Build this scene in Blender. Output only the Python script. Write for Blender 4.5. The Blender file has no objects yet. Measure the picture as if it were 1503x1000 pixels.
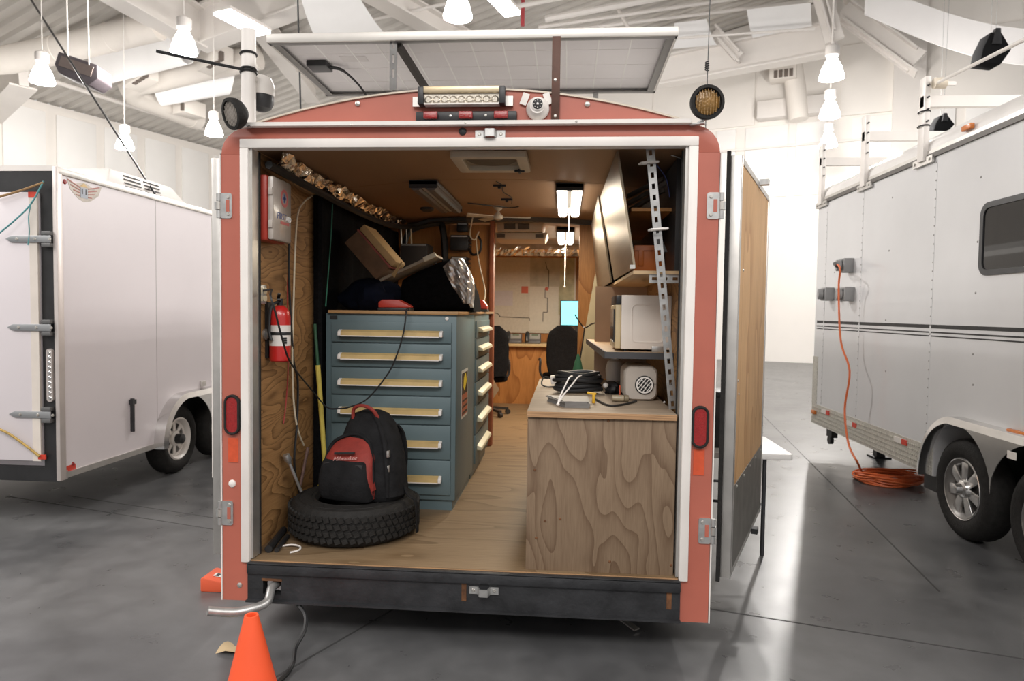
import bpy, bmesh, math, random
from mathutils import Vector, Matrix
random.seed(7)
V = Vector
scene = bpy.context.scene
col = scene.collection

# ------------------------------------------------------------------ camera
FPX = 1000.0
CAM = V((.5085, -3.31, 1.68)); YAW, PITCH, ROLL = .0784, .0433, .0138
_f = V((-math.sin(YAW)*math.cos(PITCH), math.cos(YAW)*math.cos(PITCH), -math.sin(PITCH)))
_r0 = V((math.cos(YAW), math.sin(YAW), 0)); _u0 = _r0.cross(_f)
_r = _r0*math.cos(ROLL)+_u0*math.sin(ROLL); _u = _u0*math.cos(ROLL)-_r0*math.sin(ROLL)
cam = bpy.data.cameras.new('camera'); camo = bpy.data.objects.new('camera', cam); col.objects.link(camo)
cam.sensor_fit = 'HORIZONTAL'; cam.sensor_width = 36.0; cam.lens = 36.0*FPX/1503.0
cam.clip_start = .05; cam.clip_end = 200
M_ = Matrix((( _r.x,_u.x,-_f.x),(_r.y,_u.y,-_f.y),(_r.z,_u.z,-_f.z))).to_4x4(); M_.translation = CAM
camo.matrix_world = M_
cam.dof.use_dof = True; cam.dof.focus_distance = 3.7; cam.dof.aperture_fstop = 3.2
scene.camera = camo

# ------------------------------------------------------------------ world + view
scene.view_settings.view_transform = 'Standard'; scene.view_settings.look = 'None'
scene.view_settings.gamma = 1.0; scene.view_settings.use_curve_mapping = False
scene.view_settings.exposure = 0.12
W = bpy.data.worlds.new('hall_ambient'); scene.world = W; W.use_nodes = True
W.node_tree.nodes['Background'].inputs[0].default_value = (1.0, .97, .95, 1)
W.node_tree.nodes['Background'].inputs[1].default_value = .62

def area(name, loc, sx, sy, power, colr=(1, .96, .92)):
    l = bpy.data.lights.new(name, 'AREA'); l.shape = 'RECTANGLE'; l.size = sx; l.size_y = sy
    l.energy = power; l.color = colr
    o = bpy.data.objects.new(name, l); o.location = loc; col.objects.link(o)     # faces straight down, as the lamps hang
def point(loc, power, colr, rad=.15, name='lamp_light'):
    l = bpy.data.lights.new(name, 'POINT'); l.energy = power; l.color = colr; l.shadow_soft_size = rad
    o = bpy.data.objects.new(name, l); o.location = loc; col.objects.link(o); return o
# the rows of high-bay lamps go on behind the camera and to either side of the picture, at the height of those in view
area('high_bay_lamps_behind_offscreen', (1.0, -6.5, 6.5), 8, 3, 700)
area('high_bay_lamps_left_offscreen', (-7.5, -1.5, 6.5), 3, 6, 560)
area('high_bay_lamps_right_offscreen', (8.0, -1.0, 6.5), 3, 6, 560)

# ------------------------------------------------------------------ pixel -> place
def ray(px, py): return _f + _r*((px-751.5)/FPX) + _u*((500-py)/FPX)
def at(px, py, x=None, y=None, z=None):
    d = ray(px, py)
    t = (x-CAM.x)/d.x if x is not None else (y-CAM.y)/d.y if y is not None else (z-CAM.z)/d.z
    return CAM + d*t
def onplane(px, py, p0, n):
    d = ray(px, py); return CAM + d*((V(p0)-CAM).dot(V(n))/d.dot(V(n)))

# ------------------------------------------------------------------ materials
MATS = {}
def mat(name, c, rough=.5, metal=0., var=.06, scale=6., bump=0., bscale=60., emit=0., emitc=None, trans=0., alpha=1., coat=0., stretch=(1,1,1), spec=.5):
    if name in MATS: return MATS[name]
    m = bpy.data.materials.new(name); m.use_nodes = True; MATS[name] = m
    nt = m.node_tree; b = nt.nodes['Principled BSDF']; L = nt.links.new
    b.inputs['Roughness'].default_value = rough; b.inputs['Metallic'].default_value = metal
    b.inputs['Specular IOR Level'].default_value = spec
    if coat: b.inputs['Coat Weight'].default_value = coat; b.inputs['Coat Roughness'].default_value = .1
    if trans: b.inputs['Transmission Weight'].default_value = trans
    if alpha < 1: b.inputs['Alpha'].default_value = alpha
    tc = nt.nodes.new('ShaderNodeTexCoord'); mp = nt.nodes.new('ShaderNodeMapping'); mp.inputs['Scale'].default_value = stretch
    L(tc.outputs['Object'], mp.inputs['Vector'])
    n = nt.nodes.new('ShaderNodeTexNoise'); n.inputs['Scale'].default_value = scale; n.inputs['Detail'].default_value = 5
    L(mp.outputs[0], n.inputs['Vector'])
    r = nt.nodes.new('ShaderNodeValToRGB')
    r.color_ramp.elements[0].position = .3; r.color_ramp.elements[1].position = .7
    r.color_ramp.elements[0].color = (*[max(0, k*(1-var)) for k in c], 1); r.color_ramp.elements[1].color = (*[min(1, k*(1+var)) for k in c], 1)
    L(n.outputs[0], r.inputs[0]); L(r.outputs[0], b.inputs['Base Color'])
    if bump:
        n2 = nt.nodes.new('ShaderNodeTexNoise'); n2.inputs['Scale'].default_value = bscale; L(mp.outputs[0], n2.inputs['Vector'])
        bp = nt.nodes.new('ShaderNodeBump'); bp.inputs['Strength'].default_value = bump; bp.inputs['Distance'].default_value = .01
        L(n2.outputs[0], bp.inputs['Height']); L(bp.outputs[0], b.inputs['Normal'])
    if emit:
        b.inputs['Emission Color'].default_value = (*(emitc or c), 1); b.inputs['Emission Strength'].default_value = emit
    return m
def plywood(name, light, dark, axis='Z', scale=3.2, dist=9., rough=.62, knots=True, contrast=1., bandscale=1.0):
    """rotary-cut ply: contour figure made from a stretched noise field"""
    m = bpy.data.materials.new(name); m.use_nodes = True; MATS[name] = m
    nt = m.node_tree; b = nt.nodes['Principled BSDF']; L = nt.links.new; b.inputs['Roughness'].default_value = rough
    b.inputs['Specular IOR Level'].default_value = .3
    tc = nt.nodes.new('ShaderNodeTexCoord'); mp = nt.nodes.new('ShaderNodeMapping')
    s = [1.0, 1.0, 1.0]; s['XYZ'.index(axis)] = .28
    mp.inputs['Scale'].default_value = s; L(tc.outputs['Object'], mp.inputs['Vector'])
    n = nt.nodes.new('ShaderNodeTexNoise'); n.inputs['Scale'].default_value = scale; n.inputs['Detail'].default_value = 2.2; n.inputs['Roughness'].default_value = .42
    L(mp.outputs[0], n.inputs['Vector'])
    mul = nt.nodes.new('ShaderNodeMath'); mul.operation = 'MULTIPLY'; mul.inputs[1].default_value = dist*2.2*bandscale; L(n.outputs[0], mul.inputs[0])
    fr = nt.nodes.new('ShaderNodeMath'); fr.operation = 'FRACT'; L(mul.outputs[0], fr.inputs[0])
    n3 = nt.nodes.new('ShaderNodeTexNoise'); n3.inputs['Scale'].default_value = 26; n3.inputs['Detail'].default_value = 4
    mp2 = nt.nodes.new('ShaderNodeMapping'); s2 = [6.0, 6.0, 6.0]; s2['XYZ'.index(axis)] = .35; mp2.inputs['Scale'].default_value = s2
    L(tc.outputs['Object'], mp2.inputs['Vector']); L(mp2.outputs[0], n3.inputs['Vector'])
    r = nt.nodes.new('ShaderNodeValToRGB'); e = r.color_ramp.elements
    mid = [light[i]*.55+dark[i]*.45 for i in range(3)]
    dk = [light[i]*(1-contrast)+dark[i]*contrast for i in range(3)]
    e[0].position = 0; e[0].color = (*light, 1); e[1].position = 1; e[1].color = (*dk, 1)
    k = r.color_ramp.elements.new(.55); k.color = (*[light[i]*.8+dark[i]*.2 for i in range(3)], 1)
    k = r.color_ramp.elements.new(.8); k.color = (*mid, 1)
    L(fr.outputs[0], r.inputs[0])
    mx = nt.nodes.new('ShaderNodeMixRGB'); mx.blend_type = 'MULTIPLY'; mx.inputs[0].default_value = .55
    r2 = nt.nodes.new('ShaderNodeValToRGB'); r2.color_ramp.elements[0].position = .3; r2.color_ramp.elements[0].color = (.62, .58, .54, 1); r2.color_ramp.elements[1].position = .65; r2.color_ramp.elements[1].color = (1, 1, 1, 1)
    L(n3.outputs[0], r2.inputs[0]); L(r.outputs[0], mx.inputs[1]); L(r2.outputs[0], mx.inputs[2]); L(mx.outputs[0], b.inputs['Base Color'])
    return m
def concrete():
    m = bpy.data.materials.new('polished_concrete'); m.use_nodes = True
    nt = m.node_tree; b = nt.nodes['Principled BSDF']; L = nt.links.new
    tc = nt.nodes.new('ShaderNodeTexCoord')
    def noise(s, d, dis=0):
        n = nt.nodes.new('ShaderNodeTexNoise'); n.inputs['Scale'].default_value = s; n.inputs['Detail'].default_value = d; n.inputs['Distortion'].default_value = dis
        L(tc.outputs['Object'], n.inputs['Vector']); return n
    a = noise(.9, 8, .6); c = noise(5, 6, .2)
    r = nt.nodes.new('ShaderNodeValToRGB'); e = r.color_ramp.elements
    e[0].position = .32; e[0].color = (.078, .079, .082, 1); e[1].position = .68; e[1].color = (.142, .143, .145, 1)
    L(a.outputs[0], r.inputs[0])
    r2 = nt.nodes.new('ShaderNodeValToRGB'); e = r2.color_ramp.elements
    e[0].position = .35; e[0].color = (.8, .8, .8, 1); e[1].position = .66; e[1].color = (1.06, 1.06, 1.06, 1)
    L(c.outputs[0], r2.inputs[0])
    mx = nt.nodes.new('ShaderNodeMixRGB'); mx.blend_type = 'MULTIPLY'; mx.inputs[0].default_value = 1
    L(r.outputs[0], mx.inputs[1]); L(r2.outputs[0], mx.inputs[2])
    # sparse pale scuffs
    sc = noise(1.7, 12, 2.5); r3 = nt.nodes.new('ShaderNodeValToRGB'); e = r3.color_ramp.elements
    e[0].position = .68; e[0].color = (0, 0, 0, 1); e[1].position = .78; e[1].color = (.25, .25, .25, 1); L(sc.outputs[0], r3.inputs[0])
    m2 = nt.nodes.new('ShaderNodeMixRGB'); m2.blend_type = 'MIX'; L(r3.outputs[0], m2.inputs[0]); L(mx.outputs[0], m2.inputs[1]); m2.inputs[2].default_value = (.33, .33, .325, 1)
    L(mx.outputs[0], b.inputs['Base Color'])
    rr = nt.nodes.new('ShaderNodeMapRange'); rr.inputs[3].default_value = .2; rr.inputs[4].default_value = .42; L(c.outputs[0], rr.inputs[0]); L(rr.outputs[0], b.inputs['Roughness'])
    b.inputs['Specular IOR Level'].default_value = .5
    bp = nt.nodes.new('ShaderNodeBump'); bp.inputs['Strength'].default_value = .05; bp.inputs['Distance'].default_value = .01; L(c.outputs[0], bp.inputs['Height']); L(bp.outputs[0], b.inputs['Normal'])
    return m

# ------------------------------------------------------------------ mesh builder
class MB:
    def __init__(s): s.v = []; s.f = []; s.mi = []; s.cur = 0
    def add(s, vs, fs):
        o = len(s.v); s.v += [V(p) for p in vs]; s.f += [[i+o for i in f] for f in fs]; s.mi += [s.cur]*len(fs); return s
    def box(s, x0, x1, y0, y1, z0, z1):
        return s.add([(x0,y0,z0),(x1,y0,z0),(x1,y1,z0),(x0,y1,z0),(x0,y0,z1),(x1,y0,z1),(x1,y1,z1),(x0,y1,z1)],
            [(3,2,1,0),(4,5,6,7),(0,1,5,4),(1,2,6,5),(2,3,7,6),(3,0,4,7)])
    def obox(s, c, ax, ay, az, hx, hy, hz):
        c, ax, ay, az = V(c), V(ax).normalized(), V(ay).normalized(), V(az).normalized()
        P = [c+ax*(hx*i)+ay*(hy*j)+az*(hz*k) for k in (-1,1) for i, j in ((-1,-1),(1,-1),(1,1),(-1,1))]
        return s.add(P, [(3,2,1,0),(4,5,6,7),(0,1,5,4),(1,2,6,5),(2,3,7,6),(3,0,4,7)])
    def bar(s, a, b, w, h, up=(0,0,1)):
        a, b = V(a), V(b); d = (b-a); L = d.length; d.normalize(); sd = d.cross(V(up))
        if sd.length < 1e-4: sd = d.cross(V((1,0,0)))
        sd.normalize(); u = sd.cross(d)
        return s.obox((a+b)/2, d, sd, u, L/2, w/2, h/2)
    def cyl(s, a, b, r, r2=None, n=16, cap=True):
        a, b = V(a), V(b); r2 = r if r2 is None else r2; d = (b-a).normalized()
        x = d.orthogonal().normalized(); y = d.cross(x)
        ring = lambda c, q: [c+x*(q*math.cos(2*math.pi*i/n))+y*(q*math.sin(2*math.pi*i/n)) for i in range(n)]
        fs = [(i, (i+1) % n, n+(i+1) % n, n+i) for i in range(n)]
        if cap: fs += [tuple(range(n-1, -1, -1)), tuple(range(n, 2*n))]
        return s.add(ring(a, r)+ring(b, r2), fs)
    def tube(s, pts, r, n=8, closed=False):
        P = [V(p) for p in pts]; m = len(P); vs = []; x = None
        for i, p in enumerate(P):
            if closed: d = P[(i+1) % m]-P[i-1]
            else: d = P[min(i+1, m-1)]-P[max(i-1, 0)]
            d.normalize()
            x = d.orthogonal() if x is None else x-d*x.dot(d)
            if x.length < 1e-6: x = d.orthogonal()
            x.normalize(); y = d.cross(x); rr = r[i] if isinstance(r, (list, tuple)) else r
            vs += [p+x*(rr*math.cos(2*math.pi*k/n))+y*(rr*math.sin(2*math.pi*k/n)) for k in range(n)]
        fs = []
        for i in range(m if closed else m-1):
            j = (i+1) % m
            fs += [(i*n+k, i*n+(k+1) % n, j*n+(k+1) % n, j*n+k) for k in range(n)]
        if not closed: fs += [tuple(range(n-1, -1, -1)), tuple(range((m-1)*n, m*n))]
        return s.add(vs, fs)
    def lathe(s, prof, c, axis=(0,0,1), n=24, closed=False, cap0=True):
        """prof: (radius, height) pairs along the axis"""
        c, d = V(c), V(axis).normalized(); x = d.orthogonal().normalized(); y = d.cross(x); vs = []
        for r, h in prof: vs += [c+d*h+x*(r*math.cos(2*math.pi*k/n))+y*(r*math.sin(2*math.pi*k/n)) for k in range(n)]
        fs = []; m = len(prof)
        for i in range(m if closed else m-1):
            j = (i+1) % m
            fs += [(i*n+k, i*n+(k+1) % n, j*n+(k+1) % n, j*n+k) for k in range(n)]
        if not closed:
            if cap0 and prof[0][0] > 1e-5: fs.append(tuple(range(n-1, -1, -1)))
            if prof[-1][0] > 1e-5: fs.append(tuple(range((m-1)*n, m*n)))
        return s.add(vs, fs)
    def prism(s, poly, o, ax, ay, ext):
        """2-d polygon in the (ax, ay) frame at o, extruded by the vector ext"""
        o, ax, ay, ext = V(o), V(ax), V(ay), V(ext); n = len(poly)
        A = [o+ax*p[0]+ay*p[1] for p in poly]
        return s.add(A+[p+ext for p in A], [tuple(range(n-1, -1, -1)), tuple(range(n, 2*n))]+[(i, (i+1) % n, n+(i+1) % n, n+i) for i in range(n)])
    def ring(s, outer, inner, o, ax, ay, ext):
        """plate between two outlines of equal point count, extruded"""
        o, ax, ay, ext = V(o), V(ax), V(ay), V(ext); n = len(outer)
        A = [o+ax*p[0]+ay*p[1] for p in outer]; B = [o+ax*p[0]+ay*p[1] for p in inner]
        vs = A+B+[p+ext for p in A]+[p+ext for p in B]; fs = []
        for i in range(n):
            j = (i+1) % n
            fs += [(i, j, n+j, n+i), (2*n+j, 2*n+i, 3*n+i, 3*n+j), (j, i, 2*n+i, 2*n+j), (n+i, n+j, 3*n+j, 3*n+i)]
        return s.add(vs, fs)
    def sheet(s, rows, th=0.004):
        """grid of points given as rows, made a thin solid"""
        R, C = len(rows), len(rows[0]); P = [V(p) for r in rows for p in r]
        nrm = []
        for i in range(R):
            for j in range(C):
                a = P[min(i+1, R-1)*C+j]-P[max(i-1, 0)*C+j]; b = P[i*C+min(j+1, C-1)]-P[i*C+max(j-1, 0)]
                q = a.cross(b); nrm.append(q.normalized() if q.length > 1e-9 else V((0,0,1)))
        Q = [p-n*th for p, n in zip(P, nrm)]; k = R*C; fs = []
        for i in range(R-1):
            for j in range(C-1):
                a, b, c, d = i*C+j, i*C+j+1, (i+1)*C+j+1, (i+1)*C+j
                fs += [(a, d, c, b), (k+a, k+b, k+c, k+d)]
        bd = [j for j in range(C)]+[i*C+C-1 for i in range(1, R)]+[(R-1)*C+j for j in range(C-2, -1, -1)]+[i*C for i in range(R-2, 0, -1)]
        for i in range(len(bd)):
            a, b = bd[i], bd[(i+1) % len(bd)]; fs.append((a, b, k+b, k+a))
        return s.add(P+Q, fs)
    def build(s, name, m, parent=None, world=True, bevel=0., seg=2, smooth=True, ang=35, sub=0):
        me = bpy.data.meshes.new(name)
        off = V((0,0,0))
        if parent is not None and world:
            q = parent
            while q is not None: off += q.location; q = q.parent
        bm = bmesh.new(); vs = [bm.verts.new(p-off) for p in s.v]; bm.verts.ensure_lookup_table()
        for f, mi in zip(s.f, s.mi):
            try: fc = bm.faces.new([vs[i] for i in f]); fc.material_index = mi
            except ValueError: pass
        bmesh.ops.recalc_face_normals(bm, faces=bm.faces)
        if bevel:
            ed = [e for e in bm.edges if len(e.link_faces) == 2 and e.calc_face_angle(0) > .6]
            bmesh.ops.bevel(bm, geom=ed, offset=bevel, segments=seg, affect='EDGES', clamp_overlap=True, profile=.5)
        bm.to_mesh(me); bm.free()
        for mm in (m if isinstance(m, (list, tuple)) else [m]): me.materials.append(mm)
        if smooth:
            me.polygons.foreach_set('use_smooth', [True]*len(me.polygons)); me.set_sharp_from_angle(angle=math.radians(ang))
        o = bpy.data.objects.new(name, me); col.objects.link(o)
        if sub:
            md = o.modifiers.new('subsurf', 'SUBSURF'); md.levels = sub; md.render_levels = sub
        if parent is not None: o.parent = parent
        return o
def tag(o, label=None, cat=None, group=None, kind=None):
    if label: o['label'] = label
    if cat: o['category'] = cat
    if group: o['group'] = group
    if kind: o['kind'] = kind
    return o
def thing(name, label, cat, loc=(0,0,0), rz=0, group=None):
    o = bpy.data.objects.new(name, None); o.empty_display_size = .1; col.objects.link(o); o.location = loc; o.rotation_euler.z = rz
    return tag(o, label, cat, group)
def one(mb, name, m, label, cat, group=None, **k): return tag(mb.build(name, m, None, **k), label, cat, group)
def struct(mb, name, m, parent=None, **k):
    o = mb.build(name, m, parent, **k); o['kind'] = 'structure'; return o
def dup(root, loc=None, rz=None, label=None, group=None):
    r = root.copy(); col.objects.link(r)
    if loc is not None: r.location = loc
    if rz is not None: r.rotation_euler.z = rz
    tag(r, label, None, group)
    for ch in [c for c in bpy.data.objects if c.parent == root]:
        c = ch.copy(); col.objects.link(c); c.parent = r
        for g in [q for q in bpy.data.objects if q.parent == ch]:
            d = g.copy(); col.objects.link(d); d.parent = c
    return r
def text(name, body, m, parent, loc, right, up, size, ext=.0008, align='CENTER', shear=0., world=True):
    cu = bpy.data.curves.new('t', 'FONT'); cu.body = body; cu.size = size; cu.extrude = ext; cu.align_x = align; cu.align_y = 'CENTER'; cu.shear = shear; cu.resolution_u = 3
    t = bpy.data.objects.new('t', cu); col.objects.link(t)
    me = bpy.data.meshes.new_from_object(t.evaluated_get(bpy.context.evaluated_depsgraph_get())); bpy.data.objects.remove(t)
    r, u = V(right).normalized(), V(up).normalized(); n = r.cross(u)
    T = Matrix(((r.x,u.x,n.x,loc[0]),(r.y,u.y,n.y,loc[1]),(r.z,u.z,n.z,loc[2]),(0,0,0,1)))
    if parent is not None and world:
        q = parent
        while q is not None: T = Matrix.Translation(-q.location) @ T; q = q.parent
    me.transform(T); me.materials.clear(); me.materials.append(m)
    o = bpy.data.objects.new(name, me); col.objects.link(o); o.parent = parent; return o
def smoothpts(pts, k=6):
    """Catmull-Rom through the points"""
    P = [V(p) for p in pts]; out = []
    for i in range(len(P)-1):
        a, b, c, d = P[max(i-1, 0)], P[i], P[i+1], P[min(i+2, len(P)-1)]
        for j in range(k):
            t = j/k; out.append(.5*((2*b)+(c-a)*t+(2*a-5*b+4*c-d)*t*t+(3*b-a-3*c+d)*t**3))
    return out+[P[-1]]
def rrect(w, h, r, n=5, cx=0, cy=0):
    P = []
    for sx, sy, a0 in ((1,1,0),(-1,1,90),(-1,-1,180),(1,-1,270)):
        for i in range(n+1):
            a = math.radians(a0+90*i/n); P.append((cx+sx*(w/2-r)+r*math.cos(a), cy+sy*(h/2-r)+r*math.sin(a)))
    return P
X_, Y_, Z_ = V((1,0,0)), V((0,1,0)), V((0,0,1))

# shared materials
m_red = mat('faded_red_paint', (.44, .125, .085), .42, 0, .10, 2.5, coat=.15)
m_white = mat('painted_white', (.80, .76, .72), .4, 0, .05, 4)
m_alu = mat('brushed_aluminium', (.62, .60, .57), .38, .85, .10, 9)
m_galv = mat('galvanised_steel', (.52, .52, .51), .4, .8, .16, 22)
m_black = mat('black_paint', (.018, .018, .019), .45, 0, .3, 8)
m_rub = mat('black_rubber', (.017, .016, .015), .75, 0, .25, 30, .3, 90, spec=.3)
m_plast = mat('black_plastic', (.025, .025, .027), .4, 0, .2, 12)
m_cable = mat('black_cable', (.015, .015, .016), .5, 0, .2, 10)
m_wcable = mat('cream_cable', (.68, .60, .45), .5, 0, .1, 10)
m_ply = plywood('weathered_plywood', (.245, .172, .112), (.15, .095, .058), 'Z', 3.4, 6)
m_plyl = plywood('wall_plywood', (.41, .225, .09), (.13, .06, .02), 'Y', 4.2, 9, contrast=.85)
m_plyf = plywood('floor_plywood', (.245, .170, .098), (.155, .10, .052), 'X', 2.4, 4, .5)
m_plyc = mat('ceiling_plywood', (.33, .195, .105), .55, 0, .08, 3, stretch=(1, .2, 1))
m_plyp = plywood('panel_wood', (.48, .22, .07), (.30, .12, .035), 'Z', 2.6, 3, .45)
m_plyd = plywood('door_plywood', (.62, .38, .18), (.45, .24, .10), 'Z', 2.2, 3, .5)
m_edge = mat('plywood_edge', (.38, .22, .11), .7, 0, .35, 30, stretch=(.2, .2, 8))
m_glow = mat('lamp_glow', (1, .97, .94), .4, emit=14)
m_foil = mat('silver_foil', (.75, .74, .72), .22, 1., .15, 14, .9, 26)
m_redlens = mat('red_lens', (.30, .012, .012), .2, 0, .15, 60, .25, 220, coat=.4)
m_screw = mat('screw_metal', (.6, .58, .54), .35, .8)
m_redtape = mat('reflector_red', (.62, .055, .03), .4, 0, .1, 30)
m_fab = mat('black_fabric', (.007, .007, .008), .95, 0, .3, 40, .4, 120, spec=.08)
m_chrome = mat('polished_aluminium', (.72, .71, .70), .2, .95, .06, 10)
# ================================================================== HALL
e1 = V((.363, .9317, 0)); e2 = V((.9317, -.363, 0))          # along the side wall / along the end wall
B2 = V((8.46, 21.47, 0))                                       # a point at the foot of the end wall
zp = onplane(1125, 186, B2, e1).z                              # panel heads
q0 = at(0, 145, z=zp); q1 = at(283, 215, z=zp)
P1 = (q0+q1)/2; P1.z = 0
corner = P1 + e1*((B2-P1).dot(e1)); corner.z = 0
def H(a, b, z): return corner - e1*a + e2*b + V((0,0,z))       # a: from end wall toward us, b: from side wall
SL = .16
def roofz(b): return zp+.25+SL*b
m_wall = mat('hall_wall_paint', (.84, .80, .75), .7, 0, .03, .6)
m_pan = mat('acoustic_panel', (.90, .885, .86), .75, 0, .02, 1.)
m_deck = mat('roof_deck', (.60, .57, .53), .6, 0, .06, .7)
m_beam = mat('beam_paint', (.78, .74, .70), .5, 0, .04, .8)
m_duct = mat('duct_paint', (.80, .75, .69), .55, 0, .05, 1.2, .25, 8)
m_conc = concrete()
m_joint = mat('joint_filler', (.05, .05, .05), .6)
fl = struct(MB().box(-40, 40, -30, 34, -.2, 0), 'floor', m_conc)
for a, b in ((at(400, 997, z=0), at(560, 905, z=0)), (at(1060, 897, z=0), at(1503, 968, z=0)), (at(100, 728, z=0), at(325, 762, z=0)), (at(1150, 640, z=0), at(1210, 700, z=0))):
    a = a.copy(); b = b.copy(); d = (b-a).normalized(); a -= d*6 if a.x > 1.2 else d*0; b += d*3
    MB().bar(a+V((0,0,.0002)), b+V((0,0,.0002)), .012, .002).build('joint', m_joint, fl)
w1 = struct(MB().add([H(-.3, 0, 0), H(40, 0, 0), H(40, -.3, 0), H(-.3, -.3, 0), H(-.3, 0, zp+.2), H(40, 0, zp+.2), H(40, -.3, zp+.2), H(-.3, -.3, zp+.2)],
    [(0,1,5,4), (2,3,7,6), (4,5,6,7), (1,2,6,5), (3,0,4,7), (3,2,1,0)]), 'wall_left', m_wall)
bR = 34
zz = roofz(bR)
w2 = struct(MB().add([H(0, -.3, 0), H(0, bR, 0), H(-.3, bR, 0), H(-.3, -.3, 0), H(0, -.3, roofz(-.3)), H(0, bR, zz), H(-.3, bR, zz), H(-.3, -.3, roofz(-.3))],
    [(0,1,5,4), (2,3,7,6), (4,5,6,7), (1,2,6,5), (3,0,4,7), (3,2,1,0)]), 'wall_back', m_wall)
# corrugated roof deck, ribs run up the slope
mb = MB(); prof = []; a = -.3
while a < 27:
    prof += [(a, 0), (a+.17, 0), (a+.22, .11), (a+.36, .11)]; a += .41
rows = [[H(p[0], b, roofz(b)+p[1]) for p in prof] for b in (-.3, 12, 24, bR)]
mb.sheet(rows, .03); rf = struct(mb, 'ceiling', m_deck, smooth=False)
# acoustic panels
def wallpanel(par, f, t0, t1, z0, z1, m=m_pan, d=.07):
    c = [f(t, s, z) for s in (0, d) for t, z in ((t0, z0), (t1, z0), (t1, z1), (t0, z1))]
    MB().add(c, [(3,2,1,0), (4,5,6,7), (0,1,5,4), (1,2,6,5), (2,3,7,6), (3,0,4,7)]).build('panel', m, par, bevel=.015)
fW1 = lambda t, s, z: H(t, s, z); fW2 = lambda t, s, z: H(s, t, z)
def aW1(px): return -(onplane(px, 220, P1, e2)-corner).dot(e1)
def bW2(px): return (onplane(px, 220, B2, e1)-corner).dot(e2)
for x0, x1 in ((-75, -12), (3, 66), (82, 140), (152, 200), (212, 256), (266, 305), (314, 345)): wallpanel(w1, fW1, aW1(x0), aW1(x1), zp-4.2, zp-.1)
zpl = onplane(1125, 290, B2, e1).z
for x0, x1 in ((1052, 1080), (1094, 1156), (1168, 1212), (1250, 1312), (1345, 1400), (1415, 1470)): wallpanel(w2, fW2, bW2(x0), bW2(x1), zpl, zp)
zu0, zu1 = onplane(1000, 195, B2, e1).z, onplane(1000, 85, B2, e1).z
for x0, x1 in ((958, 1027), (1036, 1106)): wallpanel(w2, fW2, bW2(x0), bW2(x1), zu0, zu1, m_wall)
zc0 = onplane(1300, 165, B2, e1).z; zc1 = onplane(1300, 60, B2, e1).z
for x0, x1 in ((1232, 1312), (1345, 1500)): wallpanel(w2, fW2, bW2(x0), bW2(x1), zc0, zc1, m_wall, .12)
mb = MB(); b0, b1 = bW2(1112), bW2(1212); zr = onplane(1150, 176, B2, e1).z
wallpanel(w2, fW2, b0, b1, zr, zr+.6, m_beam, .5)
MB().bar(H(.2, bW2(1058), onplane(1061, 224, B2, e1).z), H(.2, bW2(1300), onplane(1061, 224, B2, e1).z), .07, .07).build('pipe_rail', m_beam, w2)
MB().bar(H(.15, bW2(1330), 0), H(.15, bW2(1330), roofz(bW2(1330))-.1), .9, .5, up=e1).build('column', m_beam, w2)
# steel beams under the deck
def beam(p, q, w, h, name='beam', fl_=True):
    mb = MB(); p, q = V(p), V(q)
    mb.bar(p, q, w*.35, h); d = V((0,0,h/2)); mb.bar(p-d, q-d, w, .06); mb.bar(p+d, q+d, w, .06)
    return mb.build(name, m_beam, rf)
def onR(px, py, off):
    n = V((0,0,1))-e2*SL; return onplane(px, py, H(0, 0, roofz(0)-off), n)
def onA(px, py, a): return onplane(px, py, corner-e1*a, e1)
beam(onA(960, 108, 3), onA(1215, 58, 3), .5, .9); 
beam(onA(1050, 45, 3.3), onA(1085, 84, 3.3), .3, .3)
beam(onA(1238, 14, 2), onA(1345, 92, 2), .6, .7)
beam(onA(1200, -30, 4), onA(1225, 60, 4), .5, .5)
beam(onR(-60, 200, .6), onR(34, 104, .6), .7, .9)
beam(onR(150, -42, .7), onR(292, 44, .7), .6, 1.0)
beam(onR(292, 44, .7), onR(460, -20, .7), .6, 1.0)
beam(onR(470, -60, .4), onR(680, 60, .4), .6, .5); beam(onR(370, 20, .4), onR(460, 140, .4), .5, .5)
# end-wall column carrying lamps
MB().cyl(onA(1222, 96, 3.5), onA(1218, -10, 3.5), .16).build('column', m_beam, rf)
# purlin rods and pipes
def rod(pts, r, m=m_beam, name='pipe'): return MB().tube(pts, r, 8).build(name, m, rf)
rod([onR(-20, 88, .5), onR(300, 190, .5)], .07); rod([onR(470, 45, .6), onR(680, 0, .6)], .05)
rod([onR(800, 28, .8), onR(1080, -24, .8)], .10); rod([onR(790, 40, .8), onR(1120, -8, .8)], .06); rod([onR(700, 60, .8), onR(1200, 0, .8)], .06); rod([onR(730, 15, .7), onR(960, -30, .7)], .07)
rod([onA(940, 60, 4.4), onA(1196, 42, 4.4)], .04); rod([onA(905, 10, 5), onA(925, 45, 5)], .05)
MB().cyl(onR(767, 38, .9), onR(767, 38, .9)+V((0, 0, .85)), .06).build('sprinkler_pipe', mat('sprinkler_red', (.45, .06, .07), .5), rf)
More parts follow.
